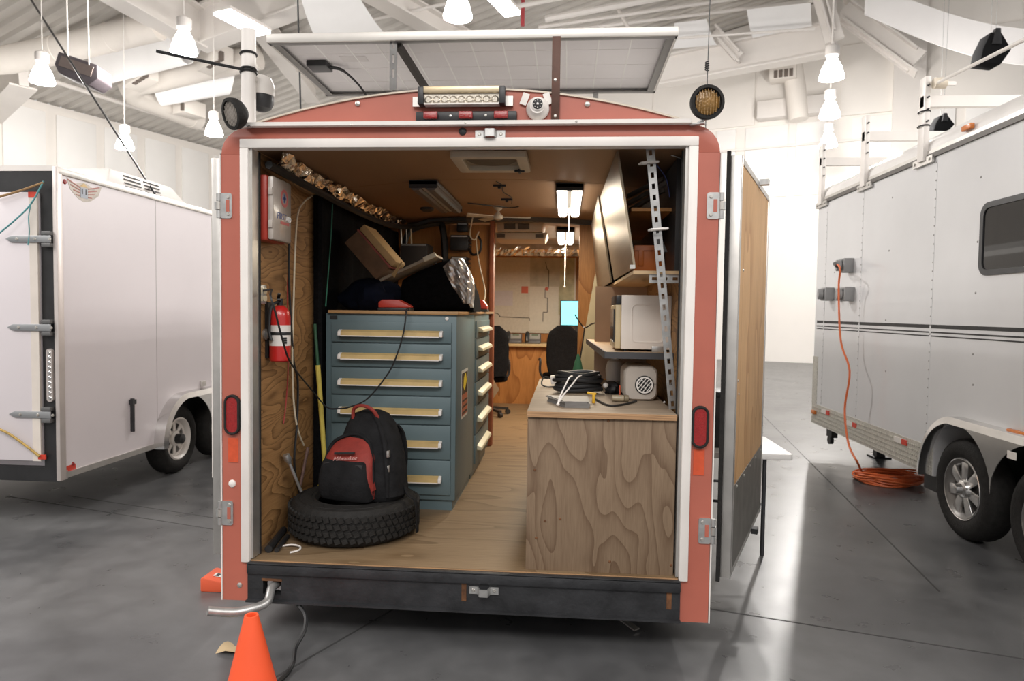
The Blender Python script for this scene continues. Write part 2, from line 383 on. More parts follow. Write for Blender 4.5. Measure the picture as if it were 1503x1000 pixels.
# round ducts with side grilles
def duct(label, pts, r, vents=()):
    c = V(pts[0]); t = thing('air_duct', label, 'duct', c)
    MB().tube(pts, r, 20).build('duct_pipe', m_duct, t)
    P = [V(p) for p in pts]
    for i in range(len(P)-1):
        L = (P[i+1]-P[i]).length; d = (P[i+1]-P[i]).normalized(); k = 1
        while k*1.5 < L:
            p = P[i]+d*(k*1.5); MB().cyl(p-d*.03, p+d*.03, r*1.03, n=20).build('duct_collar', m_duct, t); k += 1
    for p, dr, up in vents:
        mb = MB().obox(p, dr, V(dr).cross(V(up)), up, .42, .3, .24); g = mb.build('grille', m_duct, t, bevel=.02)
        q = V(p)+(CAM-V(p)).normalized()*.30
        for k in range(4): MB().obox(q+V(dr)*(-.24+.16*k), dr, V(dr).cross(V(up)), up, .055, .06, .12).build('opening_shade', mat('louvre_shade', (.16, .13, .11), .7), g)  # solid dark boxes: the shade of the grille openings put into the colour
duct('wide white spiral air duct crossing under the corrugated roof deck', [onR(-60, 92, 1.), onR(10, 88, 1.), onR(90, 72, 1.), onR(190, 48, 1.), onR(232, 38, 1.)], .36)
duct('white air duct with side grilles bending below the roof deck', [onR(380, 84, .8), onR(300, 100, .8), onR(225, 118, .8), onR(202, 122, .8), onR(192, 128, .8), onR(196, 138, .8), onR(230, 152, .8), onR(290, 176, .8)], .36,
     [(onR(206, 112, 1.1), (e2*.9+V((0,0,.25))).normalized(), Z_), (onR(316, 88, 1.1), (e2*.9+V((0,0,.25))).normalized(), Z_), (onR(278, 160, 1.), -e1, Z_)])
duct('short vertical white duct in the end wall recess', [onA(1172, 176, .92), onA(1168, 130, .92), onA(1160, 75, .92)], .32, [(onA(1150, 108, 1.2), e2, Z_)])
# hanging white sail baffles
def sail(pa, pb, pc, pd, bulge, lab):
    rows = []
    for i in range(9):
        u = i/8; a = V(pa)*(1-u)+V(pd)*u; b = V(pb)*(1-u)+V(pc)*u
        rows.append([a*(1-j/10)+b*(j/10)-V((0,0,bulge*math.sin(math.pi*u))) for j in range(11)])
    one(MB().sheet(rows, .02), 'sail_baffle', mat('baffle_fabric', (.86, .85, .84), .6, 0, .03, 1), lab, 'ceiling baffle')
sail(onR(130, 84, .9), onR(250, 52, .9), onR(300, 62, .9), onR(150, 98, .9), .7, 'white sagging ceiling baffle between the two air ducts')
sail(onR(225, 132, .9), onR(345, 108, .9), onR(330, 130, .9), onR(250, 142, .9), .4, 'white sagging ceiling baffle beneath the grilled air duct')
sail(onR(435, -25, 1.4), onR(515, -25, 1.4), onR(600, 75, 1.4), onR(480, 80, 1.4), .3, 'long flat grey white baffle above the solar panel')
sail(onA(990, 34, 3.8), onA(1037, 28, 3.8), onA(1052, 66, 3.4), onA(985, 72, 3.4), .1, 'narrow white baffle beside the amber work lamp')
sail(onA(1096, 14, 3.8), onA(1190, 4, 3.8), onA(1192, 38, 3.4), onA(1105, 56, 3.4), .1, 'white baffle between the roof beam and end wall column')
# curved fabric ring near the right
rows = []
for k in range(25):
    t = k/24; px = 1270+290*t; py = -18+72*math.sin(t*math.pi*.55)
    p = onA(px, py, 7); rows.append([p+V((0,0,.15)), p-V((0,0,.15)), p-V((0,0,.65))])
one(MB().sheet(rows, .03), 'curved_banner', mat('banner_fabric', (.84, .82, .81), .65, 0, .03, 1), 'broad white fabric band curving below the roof over the speakers', 'ceiling baffle')
# high-bay lamps
def bay(px, py, label, z=6.5, w=.46):
    p = at(px, py, z=z); t = thing('high_bay_lamp', label, 'lamp', p, group='glowing high bay lamps hanging in the hall')
    k = w/.46
    MB().lathe([(.06*k, .26*k), (.10*k, .18*k), (.18*k, .02*k), (.23*k, -.16*k), (.225*k, -.19*k), (.05, -.17*k)], p, Z_, 28).build('reflector', m_glow, t)
    MB().lathe([(.08*k, .22*k), (.13*k, .25*k), (.13*k, .42*k), (.06*k, .46*k)], p, Z_, 20).build('ballast_housing', m_white, t, bevel=.01)
    top = p.copy(); top.z = roofz((p-corner).dot(e2))
    MB().cyl(p+V((0,0,.45*k)), top, .012, n=6).build('hanging_rod', m_beam, t)
    point(p-V((0,0,.30)), 640, (1, .96, .92), .10)
bay(62, 108, 'glowing high bay lamp left of the dark hanging unit')
bay(270, 62, 'glowing high bay lamp below the junction of the roof beams')
bay(183, 208, 'smallest glowing high bay lamp hanging before the wall panels', 5.9, .44)
bay(314, 188, 'glowing high bay lamp beside the round work light at the trailer corner')
bay(1221, 101, 'glowing high bay lamp uppermost on the end wall column')
bay(1218, 160, 'glowing high bay lamp directly beneath the uppermost column lamp')
bay(1216, 205, 'glowing high bay lamp lowest on the column beside the roof racks')
bay(672, 8, 'glowing lamp with lilac housing above the solar panel edge')
# fluorescent strips
def strip(a, b, w, label):
    a, b = V(a), V(b); t = thing('strip_light', label, 'lamp', (a+b)/2)
    MB().bar(a, b, w, .06).build('diffuser', m_glow, t); MB().bar(a+V((0,0,.08)), b+V((0,0,.08)), w*1.15, .08).build('housing', m_white, t)
strip(onR(325, 18, 1.62), onR(386, 50, 1.62), .5, 'bright strip light above the white trailer mast')
strip(onR(712, -20, 1.2), onR(752, 22, 1.2), .45, 'bright strip light beside the red sprinkler pipe')
# speakers / hanging units
def speaker(px, py, w, h, label, z):
    p = at(px, py, z=z); d = (p-CAM).length/1000; t = thing('hanging_speaker', label, 'speaker', p)
    W_, H_ = w*d/2, h*d/2; fx = V((1, .08, 0)).normalized()
    MB().prism([(-W_*.95, -H_*.9), (W_*.35, -H_), (W_, -H_*.15), (W_*.35, H_*.75), (-W_*.35, H_*.8), (-W_*.8, -H_*.1)], p, fx, Z_, Y_*W_*1.2).build('cabinet', mat('speaker_black', (.02, .02, .021), .9, spec=.1), t, bevel=.02)
    MB().prism([(-W_*.3, H_*.1), (W_*.3, H_*.1), (W_*.2, H_), (-W_*.1, H_)], p-Y_*.03, fx, Z_, Y_*.1).build('bracket', m_plast, t, bevel=.01)
    for s in (-.12, .16): MB().cyl(p+V((s*W_, .1, H_*.8)), p+V((s*W_*2, .1, 4.5)), .004, n=6).build('hanging_cable', m_galv, t)
speaker(1462, 68, 36, 40, 'larger black wedge speaker hung on wires beside curved band', 6.2)
speaker(1386, 180, 26, 22, 'smaller black wedge speaker hung beyond the roof racks', 5.4)
p = at(114, 101, z=5.9); d = (p-CAM).length/1000
t = thing('hanging_heater', 'dark grey slanted box unit hung on rods below the spiral duct', 'heater', p)
ax = (_r*.92-_u*.32).normalized(); up = (_u*.9+_r*.3).normalized(); fw = ax.cross(up)
m_hg = mat('heater_grey', (.13, .11, .12), .5, 0, .1)
MB().prism([(-28*d, 12*d), (20*d, 12*d), (26*d, -3*d), (18*d, -14*d), (-20*d, -12*d), (-28*d, -4*d)], p, ax, up, fw*(-30*d)).build('heater_body', m_hg, t, bevel=.02)
MB().obox(p+fw*.012-ax*2*d+up*2*d, ax, up, fw, 20*d, 6*d, .012).build('grille', mat('heater_grille', (.24, .19, .17), .6, 0, .1), t)
for s in (-14, 12): MB().cyl(p+ax*(s*d)+up*.1, p+ax*(s*d)+V((0,0,3.2)), .012, n=6).build('hanging_rod', m_beam, t)
# ================================================================== MAIN TRAILER (rear plane at Y = 0)
DK = .395                                                     # cargo floor height
TL = 7.0                                                      # body length
tr = thing('utility_trailer', 'open red utility trailer with white door frame and cluttered plywood interior', 'trailer', (0, 0, 0))
def roofarc(x, hw=1.10, z0=2.575, rise=.175): return z0+rise*(1-(x/hw)**2)
def outline(zb=.18):
    P = [(-1.22, zb), (-1.22, 2.44)]
    for k in range(1, 7):
        a = math.radians(180-15*k); P.append((-1.09+.13*math.cos(a), 2.44+.13*math.sin(a)))
    return P
left = outline(); right = [(-x, z) for x, z in reversed(left)]
# rear face plates: two posts, lower header, arched fascia
iw = 1.117
MB().box(-1.22, -iw, 0, .06, .18, 2.44).box(-iw, -1.083, 0, .06, .18, .392).build('corner_post', m_red, tr)
MB().box(iw, 1.22, 0, .06, .18, 2.44).box(1.083, iw, 0, .06, .18, .392).build('corner_post', m_red, tr)
hd = [(-1.22, 2.44)]+left[2:]+right[:-2]+[(1.22, 2.44), (iw, 2.44), (iw, 2.51), (-iw, 2.51), (-iw, 2.44)]
MB().prism(hd, (0, 0, 0), X_, Z_, Y_*.06).build('header', m_red, tr, bevel=.002)
fx = [-1.085+2.17*k/24 for k in range(25)]
MB().prism([(x, roofarc(x)) for x in fx]+[(1.085, 2.57), (-1.085, 2.57)], (0, .004, 0), X_, Z_, Y_*.056).build('fascia', m_red, tr)
# roof edge trim following the arch
rows = [[(x, -.006, roofarc(x)+.004), (x, .07, roofarc(x)+.004)] for x in fx]
MB().sheet(rows, .008).build('roof_trim', mat('dirty_trim', (.60, .53, .44), .5, .2, .15, 8), tr)
# body shell: side skins, roof skin, floor, front
m_side = mat('trailer_side_skin', (.62, .58, .53), .45, .1, .06, 3)
MB().box(-1.225, -1.14, .06, TL, .2, 2.46).build('side_wall', m_side, tr); MB().box(1.14, 1.225, .06, TL, .2, 2.46).build('side_wall', m_side, tr)
rows = [[(x, .06, z), (x, TL, z)] for x, z in [(-1.225, 2.45)]+[(-1.2+.0, 2.53)]+[(x, roofarc(x)) for x in fx]+[(1.2, 2.53), (1.225, 2.45)]]
MB().sheet(rows, .02).build('roof_skin', mat('roof_skin', (.6, .58, .55), .5, .3, .08), tr)
MB().box(-1.2, 1.2, TL-.05, TL, .2, 2.6).build('front_wall', m_plyp, tr)
fd = MB().box(-1.14, 1.14, .062, TL, DK-.035, DK).build('floor_deck', m_plyf, tr)
MB().box(-1.072, 1.072, .0, .0618, DK-.034, DK).build('deck_lip', m_plyf, tr); MB().box(-1.072, 1.072, -.004, .0, DK-.034, DK-.002).build('deck_edge', m_edge, tr)
MB().box(-1.0, 1.0, .3, TL-.2, .2, DK-.036).build('chassis', m_black, tr)
# white door moulding
def mould(x0, x1, z0, z1, nm='door_moulding'):
    return MB().box(x0, x1, -.018, .05, z0, z1).build(nm, m_white, tr, bevel=.004)
mould(-iw, -1.074, .385, 2.468); mould(1.074, iw, .385, 2.468); mould(-iw, iw, 2.468, 2.513)
for s in (-1, 1):
    MB().box(min(s*1.074, s*1.06), max(s*1.074, s*1.06), .0, .075, .40, 2.468).build('jamb_strip', m_alu, tr)
    MB().box(min(s*1.068, s*1.054), max(s*1.068, s*1.054), .072, .082, .40, 2.468).build('door_seal', m_rub, tr)
    MB().box(min(s*1.222, s*1.228), max(s*1.222, s*1.228), -.004, .05, .18, 2.44).build('edge_strip', m_white, tr)
# drip rail
MB().prism([(0, 0), (-.045, -.006), (-.045, -.024), (-.03, -.028), (0, -.022)], (-1.075, 0, 2.592), Y_, Z_, X_*2.15).build('drip_rail', m_white, tr)
def screw(p, r=.009, par=tr, ax=(0,-1,0), m=m_screw): return MB().lathe([(r, 0), (r*.9, r*.3), (r*.4, r*.55)], p, ax, 10).build('screw', m, par)
for px, py in ((525, 152), (862, 153), (352, 859)): screw(at(px, py, y=0), .014)
for px, py in ((516, 183), (683, 180), (846, 178)): screw(at(px, py, y=-.045), .006)
screw(at(679, 193, y=0), .02, m=m_plast); screw(at(679, 193, y=-.002), .012); screw(at(341, 710, y=0), .02, m=m_white)
# wide LED bar
c = at(678, 142, y=-.04); led = tag(MB().box(c.x-.185, c.x+.185, -.065, -.012, c.z+.012, c.z+.045).build('led_bar', mat('bar_gold', (.62, .50, .33), .35, .6, .1, 20), tr, bevel=.006), 'gold light bar with clear reflector face')
MB().box(c.x-.18, c.x+.18, -.05, -.012, c.z-.034, c.z+.012).build('reflector_face', mat('bar_reflector', (.60, .55, .47), .25, .7, .35, 120), led)
for k in range(9):
    MB().lathe([(.020, 0), (.012, .008)], (c.x-.16+.04*k, -.05, c.z-.018), (0,-1,0), 12).build('led_cup', mat('bar_reflector', (0,0,0)), led)
MB().box(c.x-.18, c.x+.18, -.058, -.012, c.z-.04, c.z-.034).build('bar_lip', m_white, led)
for s in (-1, 1):
    MB().box(c.x+s*.195-.014, c.x+s*.195+.014, -.068, -.01, c.z-.040, c.z+.042).build('end_cap', m_plast, led, bevel=.004)
    MB().box(c.x+s*.225-.018, c.x+s*.225+.018, -.02, -.0, c.z-.038, c.z+.008).build('mount_tab', m_alu, led)
# three-lamp marker strip
c = at(684, 170, y=-.02); mk = tag(MB().box(c.x-.245, c.x+.245, -.022, 0, c.z-.022, c.z+.022).build('marker_strip', m_plast, tr, bevel=.005), 'black strip with three red marker lamps')
for s in (-1, 0, 1):
    MB().prism(rrect(.068, .034, .006), (c.x+s*.17, -.022, c.z), X_, Z_, -Y_*.022).build('marker_lens', m_redlens, mk, bevel=.005)
for s in (-.5, .5): screw((c.x+s*.17+.01, -.022, c.z), .007, mk)
# bent strap hasps
def hasp(c, par, w=.145, nm='hasp'):
    mb = MB(); hw = w/2
    mb.ring
    pts = [(-hw, 0), (-.03, 0), (-.018, -.038), (.022, -.038), (.030, 0), (hw, 0)]
    for a, b in zip(pts[:-1], pts[1:]):
        mb.bar((c[0]+a[0], c[1]+a[1]-.004, c[2]), (c[0]+b[0], c[1]+b[1]-.004, c[2]), .006, .036)
    o = mb.build(nm, m_galv, par)
    for s in (-1, 1): MB().lathe([(.009, 0), (.006, .005)], (c[0]+s*.052, c[1]-.007, c[2]), (0,-1,0), 10).build('bolt', m_screw, o)
hasp(at(719, 196, y=-.02)+V((0, .02, 0)), tr); 
# dark red painted patches + hinges
def hinge(px, py, s, zc=None):
    c = at(px, py, y=-.004); c.y = 0
    x0 = 1.165 if s > 0 else -1.165; x1 = s*1.222
    P = rrect(.06, .125, .012)
    o = MB().prism([(x+ (x0+x1)/2, z+c.z) for x, z in P], (0, 0, 0), X_, Z_, -Y_*.006).build('hinge', m_galv, tr)
    for k in (-1, 0, 1):
        MB().cyl((s*1.232, -.006, c.z+k*.042-.019), (s*1.232, -.006, c.z+k*.042+.019), .0105, n=12).build('knuckle', m_galv if k else m_screw, o)
    for k in (-1, 1): MB().lathe([(.009, 0), (.007, .005)], (s*1.182, -.006, c.z+k*.042), (0,-1,0), 10).build('bolt', m_screw, o)
    MB().box((x0+x1)/2+.000, (x0+x1)/2+.018, -.0075, -.006, c.z-.03, c.z+.03).build('hinge_slot', m_red, o)
    MB().box(min(s*1.228, s*1.25), max(s*1.228, s*1.25), -.012, .035, c.z-.019, c.z+.019).build('hinge_strap', m_galv, o)
    return c.z
for py in (302, 753): hinge(327, py, -1)
for py in (302, 780): hinge(1046, py, 1)
# oval tail lamps and reflectors
for px, py, s in ((341, 609, -1), (1027.5, 627, 1)):
    c = at(px, py, y=-.01); c.y = 0
    def oval(w, h): return rrect(w, h, w/2-.0001, 8)
    g = MB().ring(oval(.082, .205), oval(.058, .18), c, X_, Z_, -Y_*.024).build('tail_lamp', m_rub, tr, bevel=.006)
    tag(g, 'oval red tail lamp in black rubber grommet')
    MB().prism(oval(.060, .182), c, X_, Z_, -Y_*.016).build('lens', m_redlens, g)
    z = at(px, py+52, y=0).z
    MB().box(c.x-.026, c.x+.026, -.003, 0, z-.062, z+.062).build('reflector_tape', mat('tape_orange', (.60, .085, .03), .45, 0, .1, 30), tr)
# bumper: channel with hole, lip and latch
m_bump = mat('worn_black_steel', (.032, .033, .036), .5, .3, .35, 7, .3, 30)
bz1, bz0 = .385, .195
mb = MB().box(-1.083, 1.083, -.03, .05, bz1-.055, bz1-.004); bu = mb.build('bumper', m_bump, tr, bevel=.006)
hx = at(398, 880, y=-.02).x
mb = MB().box(-1.083, hx-.045, -.015, .04, bz0, bz1-.055).box(hx+.05, 1.083, -.015, .04, bz0, bz1-.055).box(hx-.045, hx+.05, -.015, .04, bz1-.085, bz1-.055).box(hx-.045, hx+.05, -.015, .04, bz0, bz0+.03)
mb.build('channel_web', m_bump, bu)
MB().box(-1.083, 1.083, -.04, .0, bz0-.006, bz0+.004).build('channel_flange', m_bump, bu)
m_rust = mat('rust', (.13, .055, .022), .85, 0, .5, 25)
MB().box(hx-.05, hx+.055, -.018, -.014, bz1-.09, bz1-.078).build('rust_stain', m_rust, bu)
for px, py in ((681, 868), (982, 880)): q = at(px, py, y=-.016); MB().box(q.x-.012, q.x+.012, -.0175, -.014, q.z-.05, q.z+.05).build('rust_stain', m_rust, bu)
hasp(at(710, 868, y=-.03)+V((0, .012, 0)), bu)
MB().box(-1.08, 1.08, -.035, -.002, DK-.012, DK-.006).build('sill_plate', m_bump, tr, bevel=.002)
# bolt-on red lamp at the right foot
q = at(1040, 880, x=1.235); MB().lathe([(.03, 0), (.026, .02), (.012, .028)], (1.225, .12, q.z), (1,0,0), 16).build('side_marker', m_redlens, tr)
# doors ---------------------------------------------------------------
def door(hx, far, z0, z1, nm, lab):
    h = V((hx[0], hx[1], 0)); f = V((far[0], far[1], 0)); d = (f-h); Wd = d.length; d.normalize()
    n = V((d.y, -d.x, 0))
    if n.dot(V((1 if hx[0] > 0 else -1, 0, 0))) < 0: n = -n     # inner face looks outward when folded back
    th = .045; U = lambda u, w, z: h+d*u+n*w+V((0,0,z))
    def slab(u0, u1, w0, w1, a, b): return MB().add([U(u0,w0,a),U(u1,w0,a),U(u1,w1,a),U(u0,w1,a),U(u0,w0,b),U(u1,w0,b),U(u1,w1,b),U(u0,w1,b)], [(3,2,1,0),(4,5,6,7),(0,1,5,4),(1,2,6,5),(2,3,7,6),(3,0,4,7)])
    o = tag(slab(.04, Wd-.02, .0, th-.006, z0+.02, z1-.02).build('door', m_plyd, tr), lab)
    slab(0, .055, -.004, th, z0, z1).build('door_stile', m_alu, o, bevel=.003); slab(Wd-.03, Wd, -.004, th, z0, z1).build('door_stile', m_alu, o, bevel=.003)
    slab(.055, Wd-.03, -.004, th-.002, z0, z0+.03).build('door_rail', m_alu, o); slab(.055, Wd-.03, -.004, th-.002, z1-.03, z1).build('door_rail', m_alu, o)
    slab(-.010, .004, -.022, -.004, z0-.02, z1+.02).build('door_gasket', m_rub, o)
    slab(.05, Wd-.03, -.008, -.003, z0+.02, z1-.02).build('outer_skin', m_side, o)
    return o, slab, U, Wd, th, z0, z1
hr = at(1066, 540, y=.03); zt = at(1066, 228, y=.03).z; zb = at(1062, 848, y=.03).z
fr = at(1119, 290, z=zt)
o, slab, U, Wd, th, z0, z1 = door((hr.x, .03), (fr.x, fr.y), zb, zt, 'door', 'open plywood-lined door with metal kick plate')
kz = z0+.44
slab(.055, Wd-.03, th-.006, th-.002, z0+.03, kz).build('kick_plate', mat('dull_metal_plate', (.19, .18, .16), .5, .5, .2, 9), o)
for u in (.1, .3, .5, .7, .9): MB().lathe([(.008, 0), (.004, .004)], U(min(u*Wd+.03, Wd-.05), th-.002, kz-.02), V(U(0,1,0)-U(0,0,0)), 8).build('screw', m_screw, o)
for u, z in ((.12, 1.35), (.16, 1.28), (.2, 1.9)): MB().lathe([(.008, 0), (.004, .004)], U(u, th-.006, z), V(U(0,1,0)-U(0,0,0)), 8).build('screw', m_screw, o)
slab(Wd*.55, Wd*.55+.05, th, th+.05, z1-.02, z1+.01).build('top_catch', m_galv, o); slab(Wd*.62, Wd*.62+.06, th, th+.035, z0-.01, z0+.02).build('bottom_catch', m_black, o)
hl = at(315, 540, y=.05); zt = at(315, 232, y=.05).z; zb = at(315, 813, y=.05).z
o, slab, U, Wd, th, z0, z1 = door((-1.252, .05), (-1.30, 1.09), zb, zt, 'door', 'open door folded flat against the trailer side')
slab(.0, .05, th, th+.004, z0+.4, z1-.3).build('edge_trim', m_white, o)
# interior lining -------------------------------------------------------
iz = 2.47
MB().box(-1.14, -1.10, .06, 3.1, DK, 2.5).build('lining_left', m_plyl, tr)
MB().box(1.10, 1.14, .06, TL, DK, 2.5).build('lining_right', m_plyl, tr)
MB().box(-1.14, -1.10, 3.1, TL, DK, 2.5).build('lining_left', m_plyp, tr)
cx = [-1.13+2.26*k/16 for k in range(17)]
def cz(x): return 2.50+.075*(1-(x/1.13)**2)
def cstrip(y0, y1, m): return MB().sheet([[(x, y0, cz(x)), (x, y1, cz(x))] for x in cx], .012).build('ceiling_panel', m, tr)
cstrip(.055, 1.28, m_plyc); cstrip(1.288, 3.10, m_plyc)
cstrip(3.16, TL, mat('office_ceiling', (.42, .34, .26), .6, 0, .06))
# partition with doorway (left panel, right post, arched head)
pd = 3.12
xl, xr = at(722, 600, y=pd).x, at(846, 600, y=pd).x
MB().box(-1.10, xl-.03, pd, pd+.04, DK, 2.49).build('partition_panel', m_plyp, tr)
MB().box(xl-.035, xl+.005, pd-.05, pd+.07, DK, 2.52).build('partition_post', mat('stained_red_wood', (.30, .09, .04), .5, 0, .2, 12), tr, bevel=.004)
MB().box(xr, 1.10, pd, pd+.04, DK, 2.49).build('partition_panel', m_plyp, tr)
MB().prism([(x, cz(x)-.004) for x in cx]+[(x, cz(x)-.055) for x in reversed(cx)], (0, pd-.02, 0), X_, Z_, Y_*.08).build('partition_head', mat('head_trim', (.10, .08, .06), .6), tr)
# wheels under the body (mostly out of sight, they carry it)
def tyre_mesh(c, axis, R, rin, w):
    h = w/2
    prof = [(rin, -h*.72), (rin+.02, -h*.9), ((R+rin)/2, -h), (R-.045, -h*.92), (R-.012, -h*.74), (R, -h*.5), (R, h*.5), (R-.012, h*.74), (R-.045, h*.92), ((R+rin)/2, h), (rin+.02, h*.9), (rin, h*.72)]
    return MB().lathe(prof, c, axis, 40, closed=True)
for s in (-1, 1):
    for y in (3.3, 4.15):
        w = tyre_mesh((s*.98, y, .34), (1, 0, 0), .34, .19, .2).build('wheel', m_rub, tr)
        MB().lathe([(.19, -.06), (.17, .0), (.07, .02), (.05, .05)], (s*.98, y, .34), (s, 0, 0), 24).build('rim', m_white, w)
MB().bar((-.98, 3.3, .34), (.98, 3.3, .34), .07, .07).bar((-.98, 4.15, .34), (.98, 4.15, .34), .07, .07).build('axle', m_black, tr)

# ================================================================== TRAILER CONTENTS
def loft(mb, rings):
    n = len(rings[0]); vs = [p for r in rings for p in r]; fs = []
    for i in range(len(rings)-1):
        fs += [(i*n+k, i*n+(k+1) % n, (i+1)*n+(k+1) % n, (i+1)*n+k) for k in range(n)]
    fs += [tuple(range(n-1, -1, -1)), tuple(range((len(rings)-1)*n, len(rings)*n))]
    return mb.add(vs, fs)
def sring(z, cx, cy, w, d, p=3., n=28):
    out = []
    for k in range(n):
        a = 2*math.pi*k/n; c, s = math.cos(a), math.sin(a)
        out.append(V((cx+w/2*math.copysign(abs(c)**(2/p), c), cy+d/2*math.copysign(abs(s)**(2/p), s), z)))
    return out
def blob(c, rx, ry, rz, seed=0, amp=.12, nu=20, nv=12, flat=True):
    """lumpy closed cloth-like heap sitting at c (its base centre)"""
    rnd = random.Random(seed); ph = [rnd.uniform(0, 6.3) for _ in range(8)]
    rings = []
    for j in range(nv+1):
        v = j/nv; a = -math.pi/2*(.55 if flat else 1)+v*(math.pi/2+math.pi/2*(.55 if flat else 1)); r = max(math.cos(a), .02); h = math.sin(a)
        ring = []
        for i in range(nu):
            u = 2*math.pi*i/nu; k = 1+1.5*amp*(math.sin(3*u+ph[0]+4*v)+.7*math.sin(5*u+ph[1]-6*v)+.5*math.sin(9*u+ph[2]+9*v))*r
            ring.append(V((c[0]+rx*r*k*math.cos(u), c[1]+ry*r*k*math.sin(u), c[2]+rz*((h+.76)/1.76 if flat else (h+1)/2)*(1+amp*.5*math.sin(2*u+ph[3])*r))))
        rings.append(ring)
    z0 = min(p.z for p in rings[0])
    for p in rings[0]: p.z = c[2]
    for R_ in rings:
        for p in R_: p.z = max(p.z, c[2])
    return loft(MB(), rings)
def pipe(name, pts, r, m, label, cat, k=6, n=6, group=None): return one(MB().tube(smoothpts(pts, k), r, n), name, m, label, cat, group)

# ---- drawer cabinets
m_blue = mat('cabinet_blue_grey', (.115, .165, .18), .42, .1, .08, 3)
m_hand = mat('label_strip_yellow', (.56, .40, .17), .5, 0, .1, 14)
cf = .95; ztop = at(570, 461, y=cf).z
cxl, cxr = at(478, 600, y=cf).x, at(669, 600, y=cf).x
cb = 1.77; cd2 = 2.76
rowz = [at(640, y, y=cf).z for y in (473, 505, 541, 582, 624, 675, 727)]
hz = [at(640, y, y=cf).z for y in (490, 524, 562, 604, 651, 702)]
def cabinet(label, x0, x1, y0, y1, face):
    t = thing('drawer_cabinet', label, 'cabinet', ((x0+x1)/2, (y0+y1)/2, DK), group='blue grey drawer cabinets in the trailer')
    MB().box(x0, x1, y0, y1, DK+.07, ztop).build('cabinet_body', m_blue, t, bevel=.004)
    MB().box(x0+.02, x1-.02, y0+.02, y1-.02, DK, DK+.07).build('plinth', m_blue, t)
    for i in range(6):
        za, zb_ = rowz[i+1]+.004, rowz[i]-.004
        if face == 'rear':
            a, b = x0+.042, x1-.03
            d = MB().box(a, b, y0-.014, y0+.004, za, zb_).build('drawer', m_blue, t, bevel=.003)
            q0_, q1_ = at(499, 500, y=y0).x, at(651, 500, y=y0).x; h = hz[i]
            MB().prism([(0, .018), (-.035, .006), (-.038, -.018), (-.03, -.022), (0, -.012)], (q0_+.02, y0-.014, h), Y_, Z_, X_*(q1_-q0_-.04)).build('handle', m_hand, d)
            for e in (q0_, q1_-.02): MB().prism([(0, .02), (-.036, .007), (-.040, -.021), (0, -.022)], (e, y0-.014, h), Y_, Z_, X_*.02).build('handle_end', m_white, d, bevel=.003)
            MB().box(q0_+.02, q1_-.02, y0-.0545, y0-.045, h-.024, h-.018).build('handle_lip', m_white, d)
        else:
            a, b = y0+.06, y1-.05
            d = MB().box(x1-.004, x1+.012, a, b, za, zb_).build('drawer', m_blue, t, bevel=.003); h = hz[i]
            MB().prism([(0, .022), (.036, .004), (.040, -.018), (0, -.016)], (x1+.012, a+.10, h), X_, Z_, Y_*(b-a-.2)).build('handle', mat('cream_handle', (.66, .62, .46), .5, 0, .06), d, bevel=.002)
    return t
c1 = cabinet('blue grey six-drawer cabinet with yellow handle strips behind the backpack', cxl, cxr, cf, cb, 'rear')
c2 = cabinet('blue grey drawer cabinet with cream handles facing the aisle', cxl, cxr, cb+.006, cd2, 'aisle')
q = at(489, 466, y=cf); tagp = MB().box(q.x-.02, q.x+.028, cf-.004, cf, q.z-.012, q.z+.012).build('maker_plate', m_black, c1)
q = at(656, 468, y=cf); MB().lathe([(.012, 0), (.011, .006), (.005, .007)], (q.x, cf, q.z), (0,-1,0), 16).build('lock', m_white, c1)
# warning sticker on the aisle side
ya, yb = at(677, 580, x=cxr).y, at(686, 580, x=cxr).y; za, zb_ = at(681, 612, x=cxr).z, at(681, 543, x=cxr).z
st = tag(MB().box(cxr, cxr+.002, ya, yb, za, zb_).build('sticker', mat('sticker_silver', (.5, .5, .47), .4), c1), 'yellow red and black warning sticker')
hm = (za+zb_)/2; g_ = .018
MB().box(cxr+.002, cxr+.003, ya+g_, yb-g_, za+g_, hm).build('sticker_field', mat('sticker_red', (.35, .10, .05), .5), st)
MB().box(cxr+.002, cxr+.003, ya+g_, yb-g_, hm, zb_-g_).build('sticker_field', m_black, st)
MB().prism([(.25, .30), (.45, .12), (.8, .5), (.6, .85), (.35, .7)], (cxr+.003, ya, hm), Y_*(yb-ya), Z_*((zb_-hm)), X_*.001).build('sticker_mark', mat('sticker_yellow', (.65, .50, .03), .5), st)
for k in range(3): MB().box(cxr+.003, cxr+.004, ya+g_*1.6, yb-g_*1.6, za+g_+.012+.04*k, za+g_+.026+.04*k).build('sticker_mark', m_black, st)
m_ctop = mat('worktop_ply', (.40, .23, .10), .5, 0, .12, 6, stretch=(1, 4, 1))
TZ = ztop+.02
one(MB().box(-1.005, cxr+.012, cf-.02, 3.06, ztop, TZ), 'worktop', m_ctop, 'thin brown plywood worktop lying across both drawer cabinets', 'worktop', bevel=.002)

